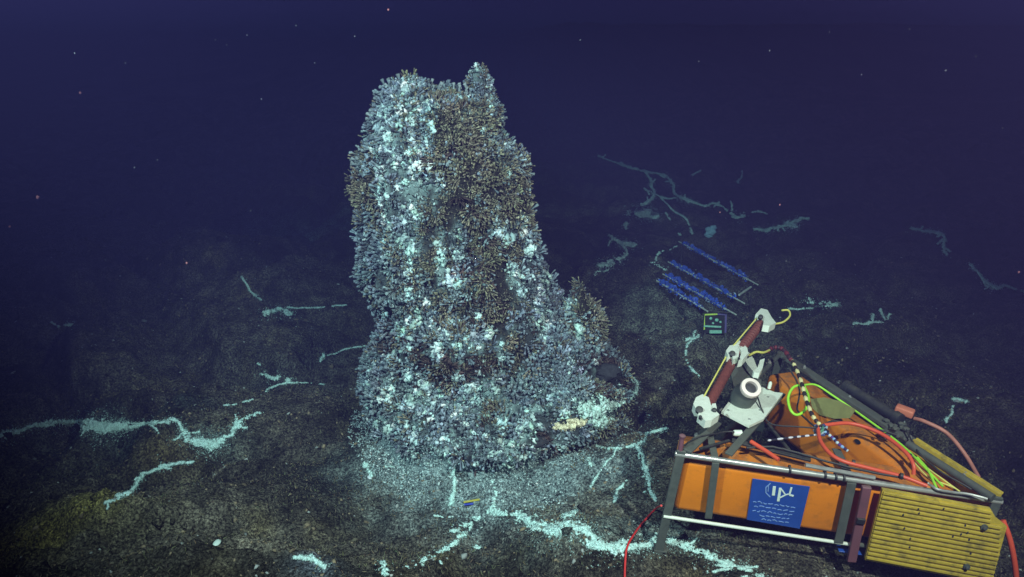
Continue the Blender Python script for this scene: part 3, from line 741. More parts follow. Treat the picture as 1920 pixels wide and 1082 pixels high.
MATS = [
    ('long pale mat winding in from the left edge and dipping to a V shape', [([(-20, 818), (60, 800), (120, 792), (190, 797), (250, 800), (290, 792), (328, 788), (345, 812), (375, 834), (420, 822), (445, 795), (488, 772)], 11), ([(150, 797), (240, 800)], 22), ([(350, 825), (400, 832)], 18)]),
    ('short thin curved mat below the V shaped one at left', [([(200, 945), (245, 915), (275, 888), (320, 872), (368, 869)], 6), ([(225, 932), (245, 918)], 10)]),
    ('faint lacy mat running toward the left foot of the chimney', [([(495, 705), (545, 712)], 12), ([(420, 762), (480, 745), (520, 722), (560, 718), (610, 722)], 3), ([(470, 675), (490, 685)], 4)]),
    ('small bright mat with a thin curl above it, left of the chimney', [([(455, 520), (468, 545), (488, 561)], 4), ([(500, 590), (518, 577), (540, 587)], 13), ([(540, 577), (600, 576), (650, 572)], 2.5)]),
    ('tiny bluish mat hugging the left foot of the chimney', [([(605, 680), (602, 662)], 8), ([(615, 668), (655, 652), (700, 648)], 3)]),
    ('thin mat running down left from the foot of the chimney', [([(926, 905), (922, 945), (895, 975), (865, 1005), (845, 1028), (810, 1045), (765, 1064)], 8), ([(850, 1000), (872, 985)], 14)]),
    ('widest bright white mat curling over the dark dome in front of the chimney', [([(925, 960), (975, 968), (1015, 995), (1060, 985), (1095, 995), (1130, 1020), (1180, 1027), (1240, 1016)], 17), ([(1030, 995), (1090, 990)], 26), ([(1060, 970), (1078, 955)], 12), ([(1110, 1020), (1160, 1030)], 22)]),
    ('white mat emerging from beneath the orange instrument', [([(1258, 1016), (1310, 1033), (1355, 1055), (1400, 1070), (1440, 1092)], 15)]),
    ('narrow white mat running down to the left leg of the instrument', [([(1198, 838), (1205, 870), (1218, 910), (1229, 940)], 8), ([(1200, 838), (1212, 812), (1252, 800)], 6)]),
    ('spidery thin mat branching between the chimney and the instrument', [([(1120, 838), (1150, 840), (1192, 833)], 5), ([(1158, 843), (1125, 880), (1108, 915)], 3), ([(1178, 903), (1160, 912), (1148, 940)], 5), ([(1105, 862), (1108, 872)], 9)]),
    ('single vertical mat streak below the foot of the chimney', [([(843, 858), (848, 890), (848, 950)], 7), ([(815, 968), (845, 970)], 3)]),
    ('far curving teal mat, highest of the network behind the chimney', [([(1125, 294), (1170, 310), (1210, 322), (1245, 328), (1262, 345), (1272, 368), (1320, 385), (1345, 382), (1370, 400), (1385, 408)], 5), ([(1240, 372), (1262, 395), (1285, 410), (1300, 440)], 3), ([(1300, 330), (1312, 318)], 3), ([(1385, 345), (1390, 320)], 4)]),
    ('broad teal mat patch with ragged edges in the far network', [([(1213, 322), (1218, 345), (1223, 362), (1203, 385)], 7), ([(1185, 402), (1215, 396)], 18), ([(1178, 420), (1172, 428)], 8), ([(1205, 405), (1232, 405)], 8), ([(1222, 362), (1250, 372), (1272, 368)], 3)]),
    ('small flat teal mat at the right end of the far network', [([(1362, 407), (1392, 405)], 9), ([(1370, 370), (1371, 398)], 3), ([(1395, 400), (1420, 396), (1440, 402)], 2.5)]),
    ('lumpy streak of teal mat above the blue rack at right', [([(1418, 432), (1450, 428), (1470, 420), (1515, 409)], 6), ([(1480, 422), (1490, 424)], 12)]),
    ('forked pale mat just right of the chimney shoulder', [([(1145, 443), (1166, 460), (1170, 476), (1140, 492), (1115, 515)], 7), ([(1165, 458), (1185, 456)], 10), ([(1125, 500), (1145, 490)], 12)]),
    ('thin hooked mat beside the upper left end of the blue rack', [([(1250, 400), (1265, 430), (1282, 448)], 3), ([(1272, 462), (1240, 470), (1228, 482), (1232, 498), (1248, 508)], 4), ([(1225, 495), (1245, 506)], 9)]),
    ('faint bent mat far out on the dark right slope', [([(1712, 430), (1755, 435), (1768, 445), (1770, 465), (1776, 478)], 6)]),
    ('curved faint mat nearest the right edge', [([(1822, 498), (1840, 522), (1865, 538), (1885, 536)], 7), ([(1885, 536), (1925, 548)], 4)]),
    ('flat pale mat slab lying right of the yellow looped cord', [([(1520, 567), (1565, 569)], 14), ([(1480, 580), (1522, 577)], 3)]),
    ('forked little mat like a twig on the dark right slope', [([(1602, 608), (1640, 603), (1655, 603)], 5), ([(1638, 602), (1634, 588)], 4), ([(1652, 582), (1658, 598), (1668, 588)], 4)]),
    ('thin wiggling mat below the small green framed marker', [([(1306, 622), (1285, 652), (1288, 680), (1310, 705)], 4), ([(1290, 640), (1305, 628)], 7)]),
    ('small pale mat spot on the right slope beyond the pink hose', [([(1790, 750), (1808, 750)], 9), ([(1790, 762), (1772, 790), (1785, 800)], 4)]),
    ('lone small pale mat high at the far left', [([(92, 602), (108, 610), (132, 607)], 5)]),
    ('pale blue mat tuft at the bottom edge left of centre', [([(555, 1048), (580, 1045), (605, 1062)], 11)]),
    ('small frayed mat tuft at the bottom edge below the chimney', [([(722, 1055), (715, 1078)], 12)]),
    ('small upright white speck of mat farthest left of the chimney foot', [([(688, 872), (692, 890)], 9)]),
    ('tiny round white speck of mat just left of the chimney foot', [([(725, 878), (735, 876)], 6)]),
    ('lone tiny mat speck on the dark dome below the chimney', [([(895, 1028), (903, 1030)], 7)]),
    ('wisp of mat on the right edge of the chimney foot', [([(1180, 700), (1192, 720), (1188, 735), (1172, 745)], 6), ([(1160, 735), (1178, 742)], 12)]),
]
for i, (lab, lines) in enumerate(MATS):
    mat_thing(lab, lines)
mat_thing('lumpy cream yellow sponge like crust full of holes at the right foot of the chimney', [([(1098, 772), (1150, 752)], 30), ([(1095, 765), (1120, 790)], 26), ([(1105, 788), (1140, 790)], 16)],
          white=(0.70, 0.97, 0.90), name='bacterial_crust', cat='crust', group='cream crusts at the foot of the chimney', size=1.7, fuzz=0.5, dens=1.3, lift=.035,
          holes=[(1118, 758, 6), (1105, 770, 5), (1132, 768, 4), (1098, 782, 4), (1118, 784, 5), (1140, 752, 4)])
mat_thing('small cream pink crust left of the holed yellow crust', [([(1042, 800), (1085, 795)], 12), ([(1065, 792), (1095, 785)], 8)], white=(0.95, 0.88, 0.62), name='bacterial_crust', cat='crust',
          group='cream crusts at the foot of the chimney', size=1.5, fuzz=0.5, dens=1.3, lift=.03)
for (px, py, rx, c_, lab) in [(408, 1018, .035, (0.62, 0.80, 0.74), 'small white clam shell lying on the dark mound at bottom left'), (693, 895, .022, (.6, .7, .75), 'round pale shell beside the left foot of the chimney'),
                             (1795, 752, .03, (.35, .4, .4), 'dull shell on the right slope beyond the hose'), (1650, 714, .012, (.7, .7, .7), 'tiny white shell behind the instrument')]:
    p, nn = hit_ground(px, py)
    b = MB(); n_ = 14; V = []
    for rr, zz in ((1, 0), (.86, .18), (.6, .34), (.3, .43)):
        for j in range(n_):
            a = 2 * math.pi * j / n_; rb = rr * (1 + 0.05 * math.cos(6 * a))
            V.append((rx * rb * math.cos(a) + rx * .25 * (1 - rr), rx * .72 * rb * math.sin(a), rx * zz))
    Fc = [(i * n_ + j, i * n_ + (j + 1) % n_, (i + 1) * n_ + (j + 1) % n_, (i + 1) * n_ + j) for i in range(3) for j in range(n_)] + [tuple(3 * n_ + j for j in range(n_)), tuple(range(n_ - 1, -1, -1))]
    b.add(V, Fc)
    o = b.build('clam_shell', mat('shell_white', c_, 0.4, var=.15, scale=60), None, True)
    o.location = p; o.rotation_euler = (random.uniform(-.3, .1), random.uniform(-.3, .3), random.uniform(0, 3)); tag(o, lab, 'shell', 'loose shells on the seabed')
# ================================================================ THE INSTRUMENT (triangular frame)
IT = np.array([0.977, 4.177, 0.917])
IR = np.array([[0.989, 0.096, 0.109], [-0.085, 0.992, -0.098], [-0.117, 0.088, 0.989]])
u_, _, vt = np.linalg.svd(IR); IR = u_ @ vt
IM = Matrix([[*IR[0], IT[0]], [*IR[1], IT[1]], [*IR[2], IT[2]], [0, 0, 0, 1]])
def LP(px, py, axis='z', off=0.0):
    """point of the instrument's own frame seen at a photo pixel, on its plane axis = off"""
    o = IR.T @ (CO - IT); d = IR.T @ ray(px, py); i = 'xyz'.index(axis)
    return o + d * ((off - o[i]) / d[i])
inst = empty('seafloor_instrument', mat4=IM)
tag(inst, 'triangular metal frame carrying orange housings, yellow grating and a white sensor plate', 'instrument')
M_steel = mat('dull_steel', (0.50, 0.52, 0.50), 0.32, 0.45, .2, 12, dirt=(0.08, 0.08, 0.07), dirt_amt=.6)
M_white = mat('white_paint', (0.80, 0.88, 0.78), 0.4, 0, .12, 14, dirt=(0.35, 0.38, 0.28), dirt_amt=.45, dirt_scale=14, silt=.2)
M_grey = mat('grey_strap', (0.085, 0.10, 0.09), 0.6, 0, .25, 20, dirt=(0.15, 0.15, 0.12), dirt_amt=.5)
M_dark = mat('dark_rubber', (0.020, 0.022, 0.028), 0.55, 0, .3, 20, dirt=(0.07, 0.08, 0.07), dirt_amt=.5)
M_or = mat('orange_plastic', (0.74, 0.22, 0.008), 0.42, 0, .10, 5, bump=.25, bscale=30, bdist=.004, dirt=(0.20, 0.09, 0.03), dirt_amt=.55, dirt_scale=7)
M_yel = mat('yellow_grating', (0.60, 0.45, 0.045), 0.6, 0, .2, 14, dirt=(0.10, 0.085, 0.03), dirt_amt=.9, dirt_scale=11)
M_pur = mat('faded_purple_post', (0.20, 0.085, 0.11), 0.5, 0, .2, 12, dirt=(0.08, 0.05, 0.06), dirt_amt=.6)
M_bluep = mat('blue_plate', (0.020, 0.075, 0.36), 0.35, 0, .12, 14)
M_let = mat('white_lettering', (0.70, 0.84, 0.78), 0.5, 0, .05, 14)
M_let2 = mat('pale_blue_lettering', (0.22, 0.36, 0.68), 0.5, 0, .05, 14)
M_hose = mat('orange_hose', (0.70, 0.10, 0.045), 0.4, 0, .12, 14)
M_pink = mat('faded_pink_hose', (0.48, 0.20, 0.15), 0.5, 0, .2, 20)
M_green = mat('green_cable', (0.36, 0.80, 0.05), 0.4, 0, .12, 20)
M_ycord = mat('yellow_cord', (0.70, 0.66, 0.16), 0.6, 0, .15, 30)
M_brown = mat('brown_wrapped_rod', (0.16, 0.045, 0.035), 0.6, 0, .3, 40, bump=.5, bscale=60)
M_olive = mat('olive_patch', (0.36, 0.36, 0.13), 0.7, 0, .2, 16)
LN = 1.8
A_ = np.array([0, 0, 0.]); B_ = np.array([LN, 0, 0]); C_ = np.array([LN / 2, LN * .866, 0])
DZ = np.array([0, 0, 1.])
# rails
b = MB(); b.tube([A_ + [-.03, 0, 0], B_ + [.03, 0, 0]], .017, 12); b.build('top_rail', M_steel, inst, True)
b = MB(); b.tube([A_ + [0.02, .02, .01], C_ + [0, .0, .01]], .019, 10); b.build('top_rail', M_grey, inst, True)
b = MB(); b.flatbar(C_ + [0, 0, .015], B_ + [.0, .02, .015], .075, .02); b.build('top_rail', M_grey, inst)
b = MB(); b.tube([(-.02, -.012, -.438), (1.12, -.012, -.438)], .011, 10); b.build('bottom_rail', M_white, inst, True)
b = MB(); b.tube([(1.12, 0, -.44), (LN, 0, -.44)], .014, 8); b.build('bottom_rail', M_grey, inst, True)
b = MB(); b.tube([(0, .02, -.44), C_ + [0, 0, -.44]], .014, 8); b.build('bottom_rail', M_grey, inst, True)
b = MB(); b.tube([(LN, .02, -.44), C_ + [0, 0, -.44]], .014, 8); b.build('bottom_rail', M_grey, inst, True)
for pt, zz in ((A_, -.70), (B_, -.68), (C_, -.62)):
    b = MB(); b.flatbar(pt + [0, -.005, .03], pt + [0, -.005, zz - .05], .052, .018, (0, 1, 0))
    b.flatbar(pt + [-.03, 0.02, zz], pt + [.05, .02, zz], .07, .012)
    b.build('leg', M_grey, inst)
b = MB(); b.tube([(-.005, .0, .01), (-.012, 0, .115)], .014, 10); b.lathe([(.018, 0), (.02, .012), (.008, .02)], (-.012, 0, .115), DZ, 10); b.build('corner_post', M_pur, inst, True)

def obox(o, L_, D_, H_, name='float_housing'):
    b = MB(); b.box((0, 0, -H_), (L_, D_, 0), bevel=.035, M=o)
    h = b.build(name, M_or, inst, True); return h
# front housing behind the front rails
h1 = obox(Matrix.Translation((.035, .028, -.055)), 1.62, .30, .36)
# back right housing parallel to the rail B-C
dv = (C_ - B_) / LN; ang = math.atan2(dv[1], dv[0])
h2 = obox(Matrix.Translation(tuple(B_ + dv * .22 + np.array([0, .02, -.035]))) @ Matrix.Rotation(ang, 4, 'Z'), 1.40, .26, .38)
# low dark panel added for the black void along the left side
h3 = obox(Matrix.Translation((.30, .46, -.22)) @ Matrix.Rotation(R(60), 4, 'Z'), 1.0, .05, .18, 'void_panel')
h3.data.materials.clear(); h3.data.materials.append(M_dark)
# olive sticker on the inner face of the back housing
dB = np.array([*dv[:2], 0]); nB = np.array([dv[1], -dv[0], 0]); nB = nB if nB[1] < 0 else -nB
if nB[0] > 0 and False: nB = -nB
# inner face: housing local y=0 or y=D side nearest the camera; find it
c0 = B_ + dv * .22 + np.array([0, .02, -.035])
yl = np.array([-math.sin(ang), math.cos(ang), 0])      # housing's local y axis
inner = c0 + yl * (.26 if (yl[1] < 0) else 0)
fn = yl if yl[1] < 0 else -yl
def LPn(px, py, o, nrm_):
    oo = IR.T @ (CO - IT); d = IR.T @ ray(px, py); return oo + d * (((o - oo) @ nrm_) / (d @ nrm_))
def ell(px, py, rx, ry, k=18, rot=0.0):
    return [(px + rx * math.cos(a) * math.cos(rot) - ry * math.sin(a) * math.sin(rot), py + rx * math.cos(a) * math.sin(rot) + ry * math.sin(a) * math.cos(rot)) for a in [2 * math.pi * i / k for i in range(k)]]
b = MB(); b.prism([LPn(a, c, inner + fn * .003, fn) for a, c in [(1520, 748), (1545, 745), (1575, 752), (1605, 768), (1594, 784), (1565, 785), (1538, 778), (1524, 765)]], fn * .004); b.build('olive_sticker', M_olive, inst)
b = MB(); b.prism([LPn(a, c, inner + fn * .003, fn) for a, c in ell(1608, 828, 7, 4, 12, .6)], fn * .003); b.build('drain_hole', M_dark, inst)
# straps on the front housing
def strap(p_top, p_bot, wd, m=M_grey, name='strap', yoff=-.022):
    b = MB(); t = LP(*p_top, 'y', yoff); q = LP(*p_bot, 'y', yoff); b.flatbar(t, q, wd, .010, (0, 1, 0))
    b.flatbar(t + [0, 0, .006], t + [0, .33, .012], wd, .010); b.build(name, m, inst)
strap((1342, 868), (1328, 972), .042); strap((1597, 906), (1572, 1018), .052)
b = MB(); b.flatbar(LP(1625, 912, 'y', -.04), LP(1596, 1052, 'y', -.04), .052, .03, (0, 1, 0)); b.build('purple_post', M_pur, inst)
b = MB(); b.flatbar(LP(1606, 976, 'y', -.06), LP(1622, 978, 'y', -.06), .035, .02, (0, 1, 0)); b.build('post_clip', M_dark, inst)
b = MB(); b.box(LP(1576, 1026, 'y', -.01) - [0, 0, .03], LP(1648, 1040, 'y', .05) + [0, 0, .02], bevel=.015); b.build('blue_pad', M_bluep, inst, True)
# blue name plate with the lettering the photo shows
c4 = [LP(a, c, 'y', .024) for a, c in ((1411, 897), (1518, 912), (1499, 990), (1400, 973))]
b = MB(); b.prism(c4, (0, -.007, 0)); npl = b.build('name_plate', M_bluep, inst)
b = MB()
def stroke(mb, pts, wd, yoff=.0155):
    Q = [LP(a, c, 'y', yoff) for a, c in pts]
    for p, q in zip(Q[:-1], Q[1:]): mb.flatbar(p, q, wd, .003, (0, 1, 0))
stroke(b, [(1452, 912), (1450, 929)], .017); stroke(b, [(1463, 915), (1459, 940)], .015); stroke(b, [(1465, 917), (1473, 928), (1461, 934)], .008)
stroke(b, [(1484, 914), (1480, 928), (1488, 930)], .011); stroke(b, [(1473, 928), (1480, 926)], .006)
b.build('logo_lettering', M_let, npl)
b = MB(); stroke(b, [(1445, 906), (1436, 914), (1436, 924), (1444, 932)], .006); stroke(b, [(1441, 911), (1440, 922)], .005); b.build('logo_arc', M_let2, npl); b = MB()
rr = random.Random(3)
for row, (x0, y0, n_) in enumerate([(1412, 941, 8), (1414, 949, 9), (1411, 957, 8), (1424, 966, 6), (1428, 974, 5)]):
    x = x0
    for k in range(n_):
        L_ = rr.uniform(5, 10); y = y0 + (x - x0) * .13
        if x + L_ > 1500: break
        stroke(b, [(x, y + rr.uniform(-1.5, 1.5)), (x + L_ * .5, y + rr.uniform(-2, 2)), (x + L_, y + L_ * .13 + rr.uniform(-1.5, 1.5))], .0045); x += L_ + 2.5
    b.build('lettering_line', M_let2, npl); b = MB()
# yellow grating panel in front at the right, with raised bars and bolts
yo = -.055
gc_ = [(1655, 918), (1858, 955), (1868, 972), (1888, 988), (1858, 1095), (1622, 1050)]
b = MB(); b.prism([LP(a, c, 'y', yo) for a, c in gc_], (0, .022, 0))
P00, P10, P01, P11 = (np.array(v, float) for v in ((1657, 920), (1860, 957), (1624, 1049), (1850, 1092)))
for k in range(16):
    t = (k + .5) / 16
    l = P00 * (1 - t) + P01 * t; r2 = P10 * (1 - t) + P11 * t
    if t > .2: r2 = r2 + (r2 - l) / np.linalg.norm(r2 - l) * min(20, 26 * (1 - abs(t - .35)))
    b.flatbar(LP(*l, 'y', yo - .006), LP(*r2, 'y', yo - .006), .017, .012, (0, 1, 0))
gr = b.build('grating_panel', M_yel, inst)
for a, c in ((1845, 988), (1812, 1062)):
    b = MB(); b.lathe([(.02, 0), (.02, .008), (.011, .009), (.011, .02), (.006, .022)], LP(a, c, 'y', yo - .012), (0, -1, 0), 8); b.build('bolt', M_grey, gr)
b = MB()
for k in range(13):
    t = rr.uniform(.08, .95); s = rr.uniform(.05, .95); q = (P00 * (1 - t) + P01 * t) * (1 - s) + (P10 * (1 - t) + P11 * t) * s
    b = MB(); b.blob(LP(*q, 'y', yo - .012), (.006, .004, .010), k, 1); b.build('barnacle', M_dark, gr)
# second grating panel on the back right side, seen nearly edge on
ob = -fn * .10
q1, q0 = LP(1712, 824, 'z', .045), LP(1874, 927, 'z', .045)
b = MB(); b.prism([q0, q1, q1 + [0, 0, -.42], q0 + [0, 0, -.42]], -fn * .025)
for k in range(12): b.flatbar(q0 - fn * .03 + [0, 0, .0 - .035 * k], q1 - fn * .03 + [0, 0, 0 - .035 * k], .016, .012, fn)
b.build('grating_panel', M_yel, inst)
b = MB(); b.tube([LP(1862, 934, 'z', .04), LP(1702, 832, 'z', .04)], .024, 12); b.build('side_pipe', M_grey, inst, True)
# dark pressure case outside the back right rail
pa, pb = LP(1582, 722, 'z', .03), LP(1690, 790, 'z', .03)
b = MB(); d_ = (pb - pa) / np.linalg.norm(pb - pa); Lq = np.linalg.norm(pb - pa)
b.lathe([(.03, 0), (.045, .01), (.045, .05), (.038, .055), (.038, Lq - .06), (.047, Lq - .055), (.047, Lq - .01), (.03, Lq)], pa, d_, 16); b.build('pressure_case', M_dark, inst, True)
pa, pb = LP(1556, 728, 'z', .03), LP(1668, 802, 'z', .03)
b = MB(); b.flatbar(pa, pb, .05, .03); b.build('case_bracket', M_grey, inst)
b = MB()
for k in range(16):
    q = LP(rr.uniform(1655, 1700), rr.uniform(788, 825), 'z', rr.uniform(.02, .06)); b = MB(); b.blob(q, (rr.uniform(.012, .028), .02, .014), k, 1); b.build('cable_clamp', M_grey, inst, True)
pk = LP(1697, 771, 'z', .07)
b = MB(); MM = Matrix.Translation(pk) @ Matrix.Rotation(-.55, 4, 'Z'); b.box((-.06, -.035, -.025), (.055, .035, .025), bevel=.01, M=MM); b.box((-.065, -.035, -.05), (-.03, .0, -.02), bevel=.006, M=MM)
b.build('plug_block', mat('salmon_plug', (0.62, 0.20, 0.12), .5, 0, .15, 20), inst, True)
# diagonal bars over the open top
for (p, q, z, wd, m, nm) in [((1467, 738), (1366, 852), .03, .045, M_grey, 'cross_bar'), ((1345, 792), (1288, 846), .03, .055, M_grey, 'cross_bar'),
                             ((1372, 826), (1520, 862), .02, .04, M_dark, 'cross_bar'), ((1312, 842), (1368, 826), .015, .018, M_dark, 'cross_bar'), ((1440, 795), (1480, 845), -.02, .02, M_dark, 'cross_bar')]:
    b = MB(); b.flatbar(LP(*p, 'z', z), LP(*q, 'z', z), wd, .014); b.build(nm, m, inst)
b = MB(); b.tube([LP(1510, 872, 'y', -.005), LP(1640, 896, 'y', -.005)], .013, 8); b.build('strapped_pipe', M_steel, inst, True)
for px in (1480, 1546, 1566, 1581):
    py = 850 + (px - 1270) * .150; q = LP(px, py, 'y', 0)
    b = MB(); b.lathe([(.02, -.005), (.027, -.005), (.027, .005), (.02, .005)], q + [0, 0, .004], (1, 0, .1), 14); b.build('cable_tie', M_dark, inst)
# white plate and the round sensor on it
pl = [LP(a, c, 'z', .07) for a, c in ((1353, 771), (1378, 738), (1420, 722), (1452, 735), (1468, 737), (1432, 785), (1405, 798))]
b = MB(); b.prism(pl, (0, 0, -.018)); wp = b.build('mounting_plate', M_white, inst)
for a, c in ((1365, 770), (1405, 787), (1440, 745), (1425, 770)):
    b = MB(); b.lathe([(.008, 0), (.008, .006), (.004, .008)], LP(a, c, 'z', .07), DZ, 8); b.build('bolt', M_steel, wp)
ds = IR.T @ (CO - (IR @ LP(1408, 727, 'z', .2) + IT)); ds /= np.linalg.norm(ds)
ax_ = ds * .75 + DZ * .55 + np.array([.25, 0, 0]); ax_ /= np.linalg.norm(ax_)
pt = LP(1408, 727, 'z', .24)
b = MB(); b.lathe([(.05, -.24), (.078, -.23), (.078, -.10), (.06, -.06), (.052, -.012)], pt, ax_, 22); sen = b.build('sensor_barrel', M_grey, inst, True)
b = MB(); b.lathe([(.033, -.03), (.062, -.025), (.066, -.005), (.062, .008), (.040, .010), (.036, -.02)], pt, ax_, 26); b.build('sensor_ring', mat('cream_ring', (.80, .70, .64), .4), sen, True)
b = MB(); b.lathe([(.034, -.018), (.034, -.006), (.02, -.002)], pt, ax_, 18); b.build('lens', M_dark, sen, True)
b = MB(); b.prism([LP(a, c, 'z', .10) for a, c in ((1368, 690), (1395, 682), (1428, 712), (1425, 735), (1400, 748), (1375, 722))], (0, 0, -.03)); b.build('sensor_bracket', M_grey, inst)
# white fork bracket
b = MB(); b.prism([LP(a, c, 'z', .16) for a, c in ((1392, 668), (1404, 660), (1413, 672), (1420, 690), (1425, 675), (1434, 672), (1430, 690), (1424, 700), (1414, 698), (1402, 684))], (0, 0, -.04)); b.build('fork_bracket', M_white, inst)
# brown wrapped boom with white clamps
r0, r1, r2 = LP(1325, 765, 'z', .16), LP(1381, 664, 'z', .26), LP(1432, 600, 'z', .36)
b = MB()
for p, q in ((r0, r1), (r1, r2)):
    n_ = 34; pts = np.linspace(p, q, n_); b.tube(pts, [.028 + .006 * (k % 2) for k in range(n_)], 12)
b.build('wrapped_boom', M_brown, inst, True)
cc_ = np.cross((r2 - r0) / np.linalg.norm(r2 - r0), ds); cc_ /= np.linalg.norm(cc_)
b = MB(); b.tube([r0 - cc_ * .045 + ds * .03, r1 - cc_ * .05 + ds * .03, r2 - cc_ * .045 + ds * .02], .005, 6); b.build('guide_cord', M_ycord, inst)
def clamp(px, py, z, shapes, dots):
    b = MB()
    for sh in shapes: b.prism([LP(px + a, py + c, 'z', z) for a, c in sh], (0, 0, -.05))
    o = b.build('white_clamp', M_white, inst)
    for a, c, r_ in dots:
        b = MB(); b.lathe([(r_, -.01), (r_, .012), (r_ * .6, .016)], LP(px + a, py + c, 'z', z + .004), ds * .6 + DZ * .5, 14); b.build('clamp_hole_disc', M_dark, o, True)  # dark discs stand in for the shaded holes of the clamp
clamp(1325, 765, .20, [[(-25, -8), (-20, -20), (-8, -26), (4, -20), (8, -6), (14, 2), (24, 12), (10, 22), (-2, 24), (-16, 12), (-12, 2), (-20, 2)], [(8, 5), (10, -8), (17, -9), (19, 0), (14, 8)]], [(-14, 4, .022), (14, 5, .014), (-12, 18, .01)])
clamp(1435, 597, .40, [[(-18, -8), (-8, -19), (4, -16), (12, -2), (20, 8), (8, 14), (-4, 12), (-2, 0)]], [(-9, -2, .017)])
clamp(1383, 660, .30, [[(-22, -2), (-15, -12), (-2, -15), (4, -4), (2, 8), (-8, 14), (-10, 4), (-18, 6)], [(-4, -18), (4, -22), (18, -8), (20, 2), (10, 14), (2, 16), (8, 0)]], [(-10, 4, .02), (2, 13, .008)])
b = MB(); b.lathe([(.016, 0), (.02, .01), (.02, .05), (.01, .055)], LP(1375, 812, 'z', .02), (1, .1, .1), 10); b.build('shackle_pin', M_white, inst, True)
b = MB(); b.lathe([(.012, 0), (.012, .04), (.006, .05)], LP(1442, 728, 'z', .09), (0, 0, 1), 10); b.build('shackle_pin', M_white, inst, True)

def inst_thing(name, label, cat, pts, z, r_, m, group=None, n=10, sag=None):
    Q = [IR @ LP(a, c, 'z', zz) + IT for (a, c), zz in zip(pts, z if hasattr(z, '__len__') else [z] * len(pts))]
    S = spline(Q, 8); b = MB(); b.tube(S - S[0], r_, n); o = b.build(name, m, None, True); o.location = S[0]
    return tag(o, label, cat, group)
inst_thing('hose', 'orange hose looping low along the front rail from the knot to the grating', 'hose', [(1533, 800), (1540, 830), (1570, 860), (1630, 878), (1690, 893), (1738, 911)], [.08, .07, .06, .05, .04, .03], .012, M_hose, 'orange hoses on the instrument')
inst_thing('hose', 'orange hose arching high across the back housing and turning down', 'hose', [(1545, 797), (1595, 794), (1650, 812), (1695, 845), (1712, 870), (1713, 890)], [.08, .09, .09, .08, .05, .0], .012, M_hose, 'orange hoses on the instrument')
inst_thing('hose', 'short straight orange hose stub above the front housing', 'hose', [(1408, 828), (1435, 845), (1460, 862)], .05, .013, M_hose, 'orange hoses on the instrument')
inst_thing('hose', 'faded pink hose arching out behind the instrument beside the salmon plug', 'hose', [(1715, 785), (1735, 791), (1775, 812), (1808, 850), (1835, 895)], [.06, .08, .06, .0, -.12], .013, M_pink)
Q = [IR @ LP(a, c, 'y', yy) + IT for a, c, yy in ((1880, 975, .03), (1893, 1010, -.02), (1903, 1060, -.05), (1908, 1120, -.06))]
S = spline(Q, 8); b = MB(); b.tube(S - S[0], .016, 10); o = b.build('hose', M_hose, None, True); o.location = S[0]; tag(o, 'thick orange hose hanging down at the right corner behind the grating', 'hose', 'orange hoses on the instrument')
inst_thing('cable', 'bright green cable loop hanging below the beaded rope', 'cable', [(1506, 722), (1488, 726), (1478, 745), (1482, 768), (1494, 778), (1510, 768), (1516, 745), (1508, 724)], [.14, .13, .10, .07, .05, .07, .10, .13], .009, M_green)
inst_thing('cable', 'yellow green cable running along the back right rail', 'cable', [(1505, 722), (1530, 722), (1562, 742), (1620, 782), (1690, 834), (1735, 878), (1768, 912)], [.14, .13, .10, .06, .05, .05, .03], [.011] * 14 + [.006] * 35 if False else .007, M_green)
inst_thing('cable', 'short thick green cable end near the grating', 'cable', [(1720, 858), (1740, 882), (1757, 918)], [.05, .05, .03], .008, M_green)
inst_thing('cable', 'thin pale yellow cable fanning out beside the green one near the corner', 'cable', [(1735, 875), (1765, 897), (1800, 922)], [.04, .04, .02], .005, M_ycord)
inst_thing('cord', 'looped yellow cord at the tip of the brown boom', 'cord', [(1440, 606), (1455, 607), (1470, 603), (1481, 592), (1478, 582), (1466, 582)], [.36, .36, .36, .37, .38, .38], .007, M_ycord)
inst_thing('cord', 'yellow cord tying the middle clamp to the apex of the frame', 'cord', [(1405, 666), (1418, 660), (1432, 661), (1444, 656)], [.22, .22, .2, .16], .008, M_ycord)
# beaded rope
def beaded(name, label, pts, z, r_, cols, every):
    Q = [IR @ LP(a, c, 'z', zz) + IT for (a, c), zz in zip(pts, z)]
    S = spline(Q, 14); b = MB(); S0 = S[0]
    i = 0; k = 0
    while i < len(S) - 1:
        j = min(len(S) - 1, i + every); seg = S[i:j + 1] - S0; m_ = len(seg)
        rr_ = [r_ * (.75 + .45 * math.sin(math.pi * t / max(1, m_ - 1))) for t in range(m_)]
        b.tube(seg, rr_, 8, cols[k % len(cols)]); i = j; k += 1
    o = b.build(name, mat(label[:20].replace(' ', '_'), attr=True, rough=.6, var=.2, scale=40), None, True, True); o.location = S0
    return tag(o, label, 'rope')
beaded('rope', 'yellow and black banded rope dropping from the apex to the knot', [(1482, 672), (1492, 690), (1503, 718), (1511, 748), (1524, 780), (1540, 800)], [.19, .18, .17, .14, .11, .09], .012, [(.75, .68, .35), (.03, .02, .02)], 4)
beaded('rope', 'dark red braided rope arching over the apex of the frame', [(1438, 660), (1450, 652), (1468, 655), (1484, 676)], [.15, .18, .2, .19], .014, [(.14, .02, .03), (.05, .02, .03)], 4)
beaded('rope', 'blue and white beaded rope trailing right from the knot', [(1545, 808), (1560, 820), (1572, 832), (1590, 846)], [.08, .06, .05, .03], .009, [(.25, .45, .75), (.03, .02, .10), (.55, .70, .80), (.10, .04, .25)], 4)
beaded('rope', 'thin white beaded rope strung left from the knot', [(1534, 815), (1505, 818), (1478, 821), (1440, 826)], [.06, .04, .04, .04], .006, [(.65, .65, .72), (.03, .03, .05)], 4)
b = MB(); kc = IR @ LP(1540, 806, 'z', .07) + IT
